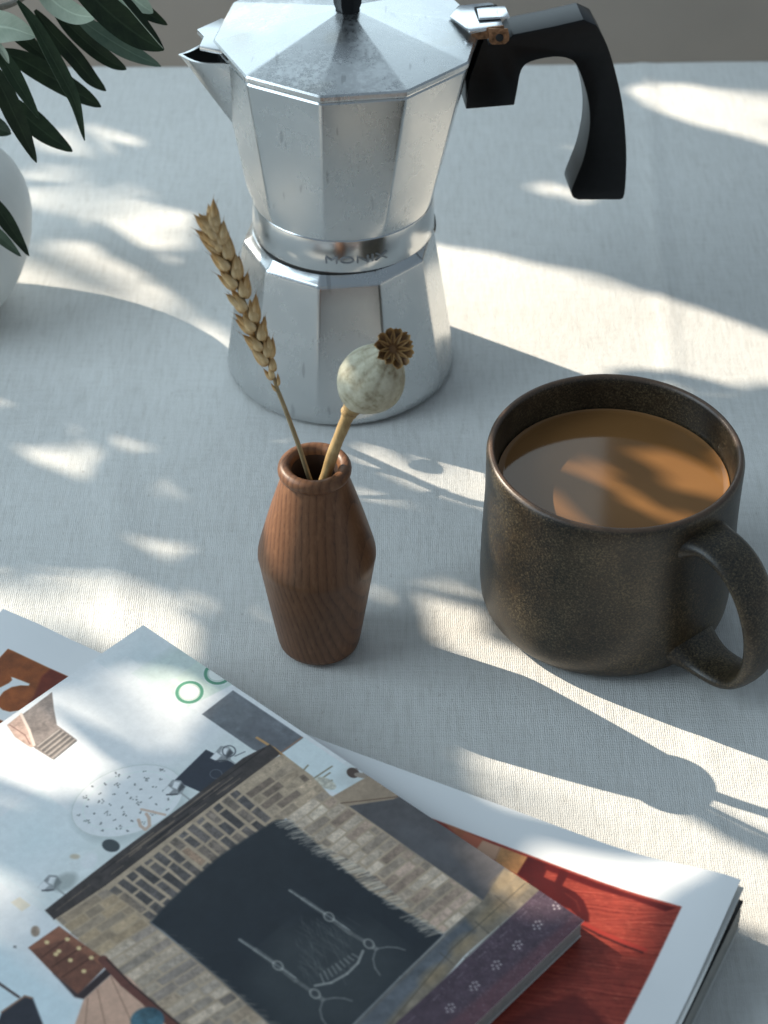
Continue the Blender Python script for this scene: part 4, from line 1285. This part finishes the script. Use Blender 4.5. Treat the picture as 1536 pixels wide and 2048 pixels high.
goblet(350, 1577, 1.15); goblet(102, 1769, 1.2); goblet(446, 1509, 1.15); pa.ringell((458, 1502), 13, 11, 0, 2.2, (60, 66, 74), 0.9); pa.line([(470, 1512), (490, 1503)], 2, (70, 76, 84))
pa.line([(277, 1640), (281, 1652), (291, 1660), (299, 1652), (298, 1636), (293, 1628)], 6.5, (156, 138, 126)); pa.line([(283, 1619), (305, 1624), (330, 1630)], 5.5, (160, 142, 130))
pa.ell((222, 1692), 18, 12.5, 12, (54, 62, 68), 0.8)
pa.ell((165, 1728), 34, 24, -35, (170, 186, 186), 3, 0.9, 0.04); pa.ell((178, 1722), 18, 14, -40, (186, 200, 200), 2, 0.8); pa.ell((150, 1714), 10, 5, 0, (150, 140, 120), 2, 0.8)
pa.ell((130, 1765), 26, 16, -30, (116, 126, 128), 5, 0.7)
# brick fireplace: mortar first
mort = (140, 126, 108)
pa.poly([(108, 1836), (330, 1672), (522, 1528), (566, 1508), (625, 1552), (660, 1590), (700, 1606), (968, 1802), (886, 1868), (735, 1780), (626, 1685), (572, 1636), (430, 1740), (300, 1846), (330, 1870), (430, 1950), (570, 2075), (365, 2060), (212, 1926)], mort, 1.0, 0.12, 4)
# dark soldier course under the mantel
pa.quadbricks([(214, 1782), (300, 1846), (553, 1641), (474, 1576)], 15, 1.9, [(66, 64, 66), (78, 74, 74), (58, 57, 60), (92, 84, 78), (120, 100, 84), (72, 70, 72)], 0.15, 0.45, 4, 0.35)
# top right block
pa.quadbricks([(474, 1576), (566, 1512), (648, 1580), (560, 1644)], 6, 1.6, [(122, 110, 96), (138, 124, 106), (104, 92, 82), (150, 134, 114)], 0.09, 0.4, 8)
# right jamb
pa.quadbricks([(572, 1636), (646, 1580), (970, 1802), (888, 1868)], 19, 1.7, [(150, 138, 124), (134, 122, 110), (118, 108, 98), (160, 148, 134), (128, 112, 100), (142, 124, 112)], 0.10, 0.4, 12)
# left jamb
pa.quadbricks([(192, 1916), (302, 1848), (575, 2078), (470, 2148)], 17, 1.9, [(136, 126, 114), (122, 114, 106), (148, 136, 122), (112, 104, 98), (130, 116, 100), (100, 94, 90)], 0.09, 0.4, 17)
pa.quadbricks([(112, 1840), (214, 1776), (302, 1848), (195, 1918)], 6, 2.0, [(136, 120, 98), (118, 106, 92), (146, 128, 104), (104, 96, 88)], 0.09, 0.4, 23)
pa.poly([(112, 1838), (240, 1780), (300, 1848), (205, 1920)], (140, 122, 96), 9, 0.2, 3, op=0.35)
# dark opening
pa.poly([(300, 1846), (340, 1802), (390, 1756), (440, 1712), (500, 1672), (553, 1640), (576, 1640), (620, 1676), (735, 1778), (888, 1870), (806, 1960), (700, 2060), (572, 2078), (430, 1952), (330, 1868)], (37, 42, 48), 2.6, 0.08, 7)
pa.poly([(560, 1860), (760, 1850), (820, 1930), (720, 2060), (560, 2060), (500, 1960)], (60, 66, 69), 26, 0.08, 6, op=0.55)
# smoky inner edge of the jambs
for k in range(300):
    t = rsa.rand(); x, y = 576 + (888 - 576) * t, 1640 + (1868 - 1640) * t + 6 * math.sin(9 * t)
    pa.line([(x + 6 * rsa.rand(), y - 4), (x - 12 - 22 * rsa.rand(), y - 2 + 10 * rsa.rand())], 2.2, (168, 162, 150) if rsa.rand() < .62 else (64, 64, 66), op=0.4)
for k in range(60):
    t = rsa.rand(); x, y = 310 + (560 - 310) * t, 1852 + (2062 - 1852) * t
    pa.line([(x, y), (x + 10 + 12 * rsa.rand(), y + 8 * rsa.rand())], 1.5, (120, 114, 106), op=0.3)
# mantel beam
pa.poly([(90, 1822), (230, 1712), (372, 1606), (486, 1516), (540, 1488), (560, 1506), (470, 1574), (330, 1680), (210, 1772), (108, 1840)], (54, 50, 50), 0.9, 0.25, 3)
for k in range(26):
    t = rsa.rand() * 0.8; o_ = rsa.rand(); l = 0.05 + 0.15 * rsa.rand()
    f = lambda s: (92 + 450 * s + 14 * o_, 1822 - 336 * s + 17 * o_)
    pa.line([f(t), f(min(1, t + l))], 1.5 + 1.6 * rsa.rand(), (104, 92, 80) if rsa.rand() < .6 else (30, 28, 30), op=0.7)
pa.line([(108, 1840), (210, 1772), (330, 1680), (470, 1574), (556, 1510)], 2, (34, 30, 30), op=0.7)
# firedogs, grate and twigs
for k in range(110):
    x, y = 560 + 110 * rsa.rand() + 30, 1830 + 110 * rsa.rand()
    an = 0.5 + 0.9 * rsa.rand(); l = 14 + 34 * rsa.rand()
    pa.line([(x, y), (x + l * math.cos(an), y + l * math.sin(an) * 0.8)], 0.9, (118, 122, 120), op=0.28)
ir = (84, 88, 90)
def dog(p, s):
    for a, b, w in ((0, 1, 8), (1, 2, 11), (2, 3, 12), (3, 4, 9), (4, 5, 11)): pa.line([p[a], p[b]], w * s * 0.85, ir, op=0.75, var=0.2)
    for q in (2, 4): pa.ringell(p[q], 11, 8, 35, 2.4, (120, 124, 124), 0.8); pa.ell(p[q], 7, 4, 35, (50, 55, 60))
    pa.line([(p[0][0] - 2, p[0][1]), (p[3][0], p[3][1] - 5)], 1.6, (176, 180, 180), op=0.6)
    e = p[5]
    pa.line([e, (e[0] + 22, e[1] - 4), (e[0] + 42, e[1] - 3), (e[0] + 58, e[1] + 2)], 2.6, (104, 108, 110), op=0.8)
    pa.line([e, (e[0] - 6, e[1] + 20), (e[0] - 2, e[1] + 38), (e[0] + 8, e[1] + 52)], 2.6, (104, 108, 110), op=0.8)
dog([(580, 1781), (606, 1798), (658, 1834), (700, 1866), (738, 1888), (752, 1898)], 1)
dog([(480, 1880), (510, 1900), (556, 1932), (592, 1962), (630, 1988), (646, 2000)], 1)
pa.line([(630, 1972), (662, 1966), (694, 1948), (716, 1926), (726, 1902)], 5, (126, 130, 130), op=0.8)
for k in range(9): pa.line([(648 + 8.5 * k, 1966 - 6.4 * k), (640 + 8 * k, 1948 - 5 * k)], 2.6, (120, 124, 124), op=0.7)
# dark wall right of the fireplace with a lighter shelf
pa.poly([(690, 1606), (736, 1550), (800, 1592), (905, 1660), (1080, 1778), (1068, 1770), (966, 1800)], (70, 70, 74), 1.0, 0.14, 6)
pa.poly([(666, 1592), (742, 1548), (762, 1562), (800, 1592), (786, 1598), (694, 1612)], (128, 114, 98), 1.0, 0.1, 4)
pa.line([(682, 1606), (800, 1592)], 3, (92, 76, 62)); pa.ell((850, 1690), 70, 24, 34, (80, 82, 88), 10, 0.5)
# hearth stones
pa.poly([(888, 1868), (966, 1800), (1008, 1736), (1082, 1779), (930, 1910), (800, 2060), (690, 2070)], (98, 92, 82), 1.2, 0.25, 5)
pa.poly([(888, 1872), (930, 1836), (950, 1860), (820, 1990), (760, 2060), (690, 2070)], (74, 80, 88), 5, 0.2, 5)
for c, a, b in (((1012, 1760), 34, 16), ((1036, 1776), 26, 12), ((985, 1824), 32, 14), ((925, 1888), 28, 14), ((865, 1950), 30, 13)): pa.ell(c, a, b, -38, (124, 108, 80), 8, 0.6, 0.25)
for pts in ([(1082, 1779), (940, 1906), (800, 2060)], [(1050, 1766), (905, 1896), (770, 2060)]): pa.line(pts, 2.2, (70, 66, 58), op=0.8)
pa.line([(888, 1870), (800, 1955), (690, 2066)], 3, (140, 146, 148), op=0.6)
for x, y in ((1040, 1740), (990, 1790), (1000, 1850), (950, 1842), (930, 1914), (880, 1905), (850, 1990)): pa.line([(x, y), (x + 28, y + 24)], 2, (64, 62, 58), op=0.75)
# purple carpet border with pale florets
pa.poly([(1080, 1778), (1180, 1846), (930, 2075), (700, 2130), (860, 1984)], (66, 55, 66), 0.9, 0.16, 3)
pa.poly([(1150, 1828), (1180, 1846), (930, 2075), (880, 2060)], (82, 54, 62), 5, 0.12, 3, op=0.7)
for k in range(700):
    t, s = rsa.rand(), rsa.rand(); x, y = 1080 + 85 * s - 230 * t, 1780 + 60 * s + 215 * t
    pa.line([(x, y), (x + 1.2, y + 1)], 1.3, (116, 108, 120) if rsa.rand() < 0.6 else (40, 32, 42), op=0.55)
for x, y in ((1114, 1808), (1074, 1848), (1034, 1888), (992, 1928), (948, 1970), (900, 2014), (850, 2058)):
    for dx, dy in ((-7, 2), (-2, -5), (5, -6), (2, 3), (9, 0), (-5, 9), (5, 8)):
        pa.ell((x + dx, y + dy), 2.3, 1.7, 0, (170, 168, 172), 0.8, 0.8)
    pa.line([(x - 34, y - 14), (x - 20, y - 26)], 1.2, (140, 134, 146), op=0.5)
# chest of drawers, floor, pole, chair, switch plates
pa.poly([(57, 1897), (118, 1854), (214, 1924), (212, 1934), (156, 1992), (106, 1948)], (92, 60, 48), 0.9, 0.2, 3)
pa.poly([(118, 1854), (214, 1924), (205, 1934), (130, 1880), (64, 1902), (57, 1897)], (114, 74, 56), 1.2, 0.12, 3)
for a, b in (((84, 1916), (140, 1874)), ((104, 1936), (166, 1894)), ((124, 1956), (190, 1912))): pa.line([a, b], 2.2, (56, 36, 30))
for x, y in ((94, 1886), (135, 1880), (118, 1904), (158, 1898), (141, 1922), (183, 1917), (168, 1944), (112, 1910)): pa.ell((x, y), 5, 4, 0, (176, 158, 112), 1.0)
pa.poly([(106, 1948), (156, 1990), (222, 1930), (232, 1942), (168, 2000), (150, 1996)], (48, 40, 42), 1.5, 0.1); pa.ell((71, 1864), 9, 11, 0, (120, 104, 90), 1.4, 0.9, 0.3)
pa.poly([(168, 2000), (232, 1942), (262, 1958), (360, 2070), (140, 2080)], (160, 130, 112), 1.0, 0.08, 4)
for a, b in (((222, 1955), (270, 2060)), ((250, 1955), (320, 2060)), ((195, 1980), (215, 2070)), ((176, 1998), (170, 2060))): pa.line([a, b], 1.5, (112, 86, 72))
pa.line([(206, 1920), (250, 1968), (300, 2010), (352, 2056)], 17, (84, 52, 46), var=0.1); pa.line([(214, 1920), (262, 1968), (330, 2026), (366, 2056)], 3, (44, 34, 34))
pa.ell((295, 2042), 34, 26, -10, (44, 82, 100), 1.5, 0.9, 0.3)
pa.poly([(4, 2026), (50, 1995), (66, 1998), (90, 2060), (-10, 2060)], (44, 46, 54), 1.2, 0.1); pa.line([(4, 2026), (50, 1994), (64, 1998)], 4, (110, 86, 72)); pa.line([(-8, 1964), (38, 1996)], 5, (62, 54, 54))
pa.poly([(22, 1806), (40, 1795), (62, 1812), (44, 1824)], (176, 172, 160)); pa.poly([(27, 1893), (33, 1893), (33, 1898), (27, 1897)], (90, 92, 96))
pa.line([(0, 1745), (95, 1812)], 1.6, (166, 182, 190))
# paper and ink grain
pa.img = np.clip(pa.img * (1 + 0.03 * pa.noise(pa.H, pa.W, 2))[..., None], 0, 1)
M_PRINT_A = print_mat('fireplace_picture_print', pa.image('fireplace_picture'), 0.36, 0.45)
pA0 = OA * np.array([1, 1, 0])
def coverA():
    us, vs = np.linspace(-0.0004, LA, 22), np.linspace(-0.0003, HA, 26)
    def zz(a, b): return ZA - 0.0002 + 0.0008 * math.sin(8 * a + 1) * math.sin(7 * b) * min(1, a / 0.05)
    g = [[pA0 + UA * a + VA * b + np.array([0, 0, zz(a, b)]) for b in vs] for a in us]
    gb = [[p - np.array([0, 0, 0.0004]) for p in r] for r in g]
    mb = MB(); mb.rings(g, closed=False); mb.rings([r[::-1] for r in gb], closed=False, mat=1)
    rim = g[0] + [r[-1] for r in g[1:]] + g[-1][::-1][1:] + [r[0] for r in g[::-1][1:-1]]
    rimb = gb[0] + [r[-1] for r in gb[1:]] + gb[-1][::-1][1:] + [r[0] for r in gb[::-1][1:-1]]
    mb.rings([rim, rimb], closed=True, mat=1)
    o = mb.build('front_cover', [M_PRINT_A, M_PAPER], magA, sharp=60, fix=False)
    l = o.data.uv_layers.new(name='sheet')
    for lp_ in o.data.loops:
        c = np.array(o.data.vertices[lp_.vertex_index].co) + np.array(magA.location) - OA
        l.data[lp_.index].uv = (float(c @ UA) / LA, float(c @ VA) / HA)
coverA()
slab(pA0, UA, VA, 0.0003, LA - 0.0004, 0.0003, HA, ZB + 0.0020, ZA - 0.0016, 'page_block', M_EDGE, magA, rows=16, jag=0.0003)
slab(pA0, UA, VA, 0.0, LA, 0.0, HA, ZB + 0.0013, ZB + 0.0017, 'back_cover', M_PAPER, magA)

# ------------------------------------------------------------------ unseen tree added outside the window, its leaves arranged to dapple the sunlight
LAMP = TOSUN * 8.0
def zpoly(pts, z=0.0):
    """sunlit patch seen in the photo, carried down along the light to table level"""
    out = []
    for x, y in pts:
        p = on_z(x, y, z); d = LAMP - p; p = p - d * (p[2] / d[2]); out.append(p[:2])
    return np.array(out)
LIT = [  # (polygon, strength)
    (zpoly([(-60, 500), (60, 488), (150, 490), (240, 530), (300, 575), (330, 620), (300, 660), (220, 640), (130, 612), (-60, 590)]), 1.0),
    (zpoly([(300, 580), (440, 640), (440, 712), (280, 668)]), 0.97),
    (zpoly([(30, 360), (120, 380), (240, 396), (340, 440), (400, 490), (320, 486), (200, 432), (60, 410)]), 1.0),
    (zpoly([(70, 222), (140, 240), (220, 288), (205, 308), (130, 285)]), 1.0),
    (zpoly([(1270, 182), (1400, 178), (1640, 186), (1640, 310), (1480, 262), (1370, 232)]), 1.0),
    (zpoly([(1030, 182), (1130, 190), (1130, 206), (1040, 198)]), 0.6),
    (zpoly([(830, 478), (1010, 515), (1300, 592), (1540, 668), (1660, 710), (1660, 800), (1536, 752), (1400, 760), (1130, 790), (860, 780)]), 1.0),
    (zpoly([(-60, 735), (30, 760), (115, 846), (60, 840), (-60, 800)]), 0.8),
    (zpoly([(-60, 1168), (100, 1140), (240, 1148), (345, 1188), (332, 1236), (430, 1300), (300, 1292), (160, 1276), (-60, 1220)]), 1.0),
    (zpoly([(390, 900), (450, 888), (500, 905), (490, 930), (440, 925)]), 0.8),
    (zpoly([(250, 995), (330, 990), (415, 1000), (400, 1018), (300, 1008)]), 0.8),
    (zpoly([(440, 1150), (525, 1125), (530, 1200), (460, 1205)]), 0.8),
    (zpoly([(690, 890), (800, 930), (880, 990), (860, 1010), (720, 950)]), 0.8),
    (zpoly([(90, 915), (160, 908), (190, 926), (130, 940)]), 0.86),
    (zpoly([(180, 1055), (260, 1060), (310, 1084), (230, 1080)]), 0.86),
    (zpoly([(860, 830), (980, 800), (960, 900), (880, 960)]), 0.86),
    (zpoly([(760, 1180), (900, 1200), (900, 1260), (780, 1250)]), 0.86),
    (zpoly([(990, 400), (1080, 385), (1100, 405), (1010, 425)]), 0.86),
    (zpoly([(1280, 450), (1400, 470), (1480, 505), (1400, 500)]), 0.86),
    (zpoly([(770, 1070), (900, 1150), (960, 1190), (940, 1200), (800, 1110)]), 0.7),
    (zpoly([(870, 1268), (960, 1275), (1100, 1330), (1300, 1400), (1660, 1540), (1660, 1690), (1480, 1640), (1400, 1605), (1300, 1560), (1100, 1420), (960, 1320)]), 1.0),
    (zpoly([(930, 1560), (1010, 1500), (1160, 1540), (1330, 1600), (1420, 1630), (1540, 1760), (1680, 1830), (1680, 1900), (1500, 1850), (1300, 1760), (1100, 1680), (960, 1600)]), 1.0),
    (zpoly([(1060, 1690), (1200, 1730), (1330, 1800), (1290, 1860), (1190, 1920), (1050, 1850)], ZB), 1.0),
    (zpoly([(-60, 1480), (60, 1420), (300, 1330), (420, 1400), (330, 1500), (150, 1530), (-60, 1600)], ZA), 0.99),
    (zpoly([(-100, 1740), (60, 1760), (90, 1850), (-100, 1890)], ZA), 1.0),
    (zpoly([(1240, 900), (1340, 905), (1445, 900), (1462, 990), (1420, 1010), (1340, 975), (1270, 950)], ZC), 1.0),
    (zpoly([(1130, 930), (1230, 960), (1310, 1000), (1400, 1030), (1330, 1060), (1230, 1020), (1150, 980)], ZC), 1.0),
    (zpoly([(1060, 985), (1130, 1000), (1260, 1060), (1180, 1075), (1090, 1040)], ZC), 0.7),
    (zpoly([(1410, 800), (1470, 830), (1500, 940), (1470, 980), (1440, 900)], 0.070), 1.0),
    (zpoly([(560, 880), (660, 870), (700, 900), (640, 960), (560, 950)], 0.085), 0.7),
    (zpoly([(690, 640), (840, 640), (830, 720), (740, 800), (690, 760)], 0.125), 0.7),
    (zpoly([(380, 430), (440, 430), (560, 720), (520, 720)], 0.15), 0.6),
    (zpoly([(455, 420), (540, 440), (560, 560), (500, 560)], 0.075), 1.0),
    (zpoly([(430, 0), (560, 0), (600, 60), (480, 150)], 0.160), 1.0),
]
rl_ = np.random.RandomState(33)
for cx0, cx1, cy0, cy1, k_ in ((0, 560, 800, 1180, 16), (760, 950, 1000, 1250, 6), (950, 1500, 270, 440, 8), (60, 440, 180, 380, 6), (660, 930, 880, 1010, 4)):
    for _ in range(k_):
        x_, y_ = rl_.uniform(cx0, cx1), rl_.uniform(cy0, cy1); a_, b_ = rl_.uniform(32, 62), rl_.uniform(11, 19)
        LIT.append((zpoly([(x_ - a_, y_ - 0.3 * a_), (x_, y_ - b_), (x_ + a_, y_ + 0.3 * a_), (x_, y_ + b_)]), 0.97))
def inpoly(P, Q):
    X, Y = P[:, 0], P[:, 1]; ins = np.zeros(len(P), bool); n = len(Q)
    for i in range(n):
        ax, ay = Q[i]; bx, by = Q[(i + 1) % n]
        c = ((ay > Y) != (by > Y)); ins ^= c & (X < (bx - ax) * (Y - ay) / (by - ay + 1e-12) + ax)
    return ins
tree = thing('dapple_tree', 'unseen leafy tree added outside the window to dapple the sunlight', 'tree', (-1.02, 1.35, -0.76))
E1 = np.cross(TOSUN, [0, 0, 1]); E1 /= np.linalg.norm(E1); E2 = np.cross(E1, TOSUN)
rt_ = np.random.RandomState(21)
prof = np.array([0.12, 0.7, 1.0, 0.7, 0.12]); tt = np.array([0.0, 0.25, 0.5, 0.78, 1.0])
mb = MB(); count = 0; tries = 0
FORCED = [  # leaves set along chosen lines to throw shade on the coffee and cloth
    ([(1150, 880), (1235, 915), (1275, 950)], ZC, 3), ([(1270, 940), (1310, 985), (1390, 1015), (1450, 1045)], ZC, 2), ([(1080, 945), (1150, 965), (1230, 1010), (1310, 1055)], ZC, 3), ([(1250, 868), (1380, 892)], ZC, 2),
    ([(1385, 1610), (1440, 1640), (1500, 1670), (1600, 1715)], 0.0, 4), ([(1180, 770), (1280, 745), (1400, 760)], 0.0, 2)]
def add_leaf(c, d, n, ln, wd_):
    w = np.cross(d, n)
    pts = np.array([c + d * ln * (t - 0.5) + sg * w * wd_ * k for sg in (1, -1) for t, k in zip(tt, prof)])
    v = list(pts[:5]) + [c + d * ln * (t - 0.5) - n * 0.0015 for t in tt] + list(pts[5:])
    mb.add(v, [(i, i + 1, 6 + i, 5 + i) for i in range(4)] + [(5 + i, 6 + i, 11 + i, 10 + i) for i in range(4)])
for line, z, k in FORCED:
    for a, b in zip(line[:-1], line[1:]):
        A, B = on_z(*a, z), on_z(*b, z)
        for j in range(k):
            f = (j + 0.5) / k; q = A * (1 - f) + B * f + rt_.randn(3) * 0.0006; s = rt_.uniform(1.2, 1.45)
            c = q + (LAMP - q) * (s / np.linalg.norm(LAMP - q))
            d = B - A; ly = (LAMP - q) / np.linalg.norm(LAMP - q); d = d - ly * (d @ ly); dl_ = np.linalg.norm(d); d /= dl_
            n = ly + 0.1 * rt_.randn(3); n -= d * (n @ d); n /= np.linalg.norm(n)
            add_leaf(c, d, n, max(0.02, dl_ * 0.85 / k * 1.5), 0.0042)
while count < 7600 and tries < 130000:
    tries += 1
    tgt = np.array([rt_.uniform(-0.34, 0.36), rt_.uniform(-0.36, 0.44), 0])
    s = rt_.uniform(1.35, 1.75)
    c = tgt + (LAMP - tgt) * (s / 8.0)
    a = rt_.rand() * math.pi * 2
    d = E1 * math.cos(a) + E2 * math.sin(a) + TOSUN * rt_.uniform(-0.5, 0.5); d /= np.linalg.norm(d)
    n = TOSUN + 0.8 * rt_.randn(3) * 0.5; n -= d * (n @ d); n /= np.linalg.norm(n); w = np.cross(d, n)
    ln, wd_ = rt_.uniform(0.030, 0.058), rt_.uniform(0.0045, 0.0075)
    pts = np.array([c + d * ln * (t - 0.5) + sg * w * wd_ * k for sg in (1, -1) for t, k in zip(tt, prof)])
    dl = LAMP - pts; sh = pts - dl * (pts[:, 2] / dl[:, 2])[:, None]
    chk = np.vstack([sh[:, :2], sh[:, :2].mean(0)[None]])
    bad = False
    for q, st in LIT:
        if inpoly(chk, q).any() and rt_.rand() < st: bad = True; break
    if bad: continue
    mid = [c + d * ln * (t - 0.5) - n * 0.0015 for t in tt]
    up, dn = pts[:5], pts[5:]
    v = list(up) + mid + list(dn)
    mb.add(v, [(i, i + 1, 6 + i, 5 + i) for i in range(4)] + [(5 + i, 6 + i, 11 + i, 10 + i) for i in range(4)])
    count += 1
KEEP = [P_ for P_, s_ in LIT if s_ == 1.0 and (P_[:, 0].mean() > 0.0)]
for _ in range(150):     # sparse far leaves added to soften the lit patches on the cloth
    tgt = np.array([rt_.uniform(-0.34, 0.36), rt_.uniform(-0.36, 0.44), 0]); ly = LAMP - tgt; ly /= np.linalg.norm(ly)
    if tgt[0] > -0.02 and any(inpoly(tgt[None, :2] + o_, P_)[0] for P_ in KEEP for o_ in ([0, 0], [0.02, 0], [-0.02, 0], [0, 0.015], [0, -0.015])): continue
    c = tgt + ly * rt_.uniform(2.6, 3.4); a = rt_.rand() * math.pi * 2
    d = E1 * math.cos(a) + E2 * math.sin(a); add_leaf(c, d, ly, rt_.uniform(0.035, 0.06), rt_.uniform(0.004, 0.007))
fo = mb.build('dapple_foliage', M_LGREY, tree, fix=False); fo['kind'] = 'stuff'
base = np.array([-1.02, 1.35, -0.76])
mb = MB(); mb.tube(smoothpath([base, base + [0.03, -0.02, 0.6], base + [-0.02, -0.08, 1.1], base + [0.02, -0.12, 1.45]], 14), [0.034 - 0.0016 * i for i in range(15)], 10); mb.build('trunk', M_STEMW, tree)
made = 0
for k in range(400):
    if made >= 7: break
    tg_ = np.array([rt_.uniform(-0.34, 0.34), rt_.uniform(-0.34, 0.42), 0]); e_ = tg_ + (LAMP - tg_) * (rt_.uniform(1.4, 1.7) / 8)
    st_ = base + [0.01, -0.10, rt_.uniform(0.95, 1.40)]
    pth = smoothpath([st_, st_ * 0.5 + e_ * 0.5 + [0, 0, 0.12], e_], 24)
    q_ = np.array([(c - (LAMP - c) * (c[2] / (LAMP - c)[2]))[:2] for c in pth])
    if any(inpoly(q_, P_).any() for P_, s_ in LIT if s_ > 0.7): continue
    mb = MB(); mb.tube(pth, [0.009 - 0.00028 * i for i in range(25)], 8); mb.build('limb', M_STEMW, tree); made += 1
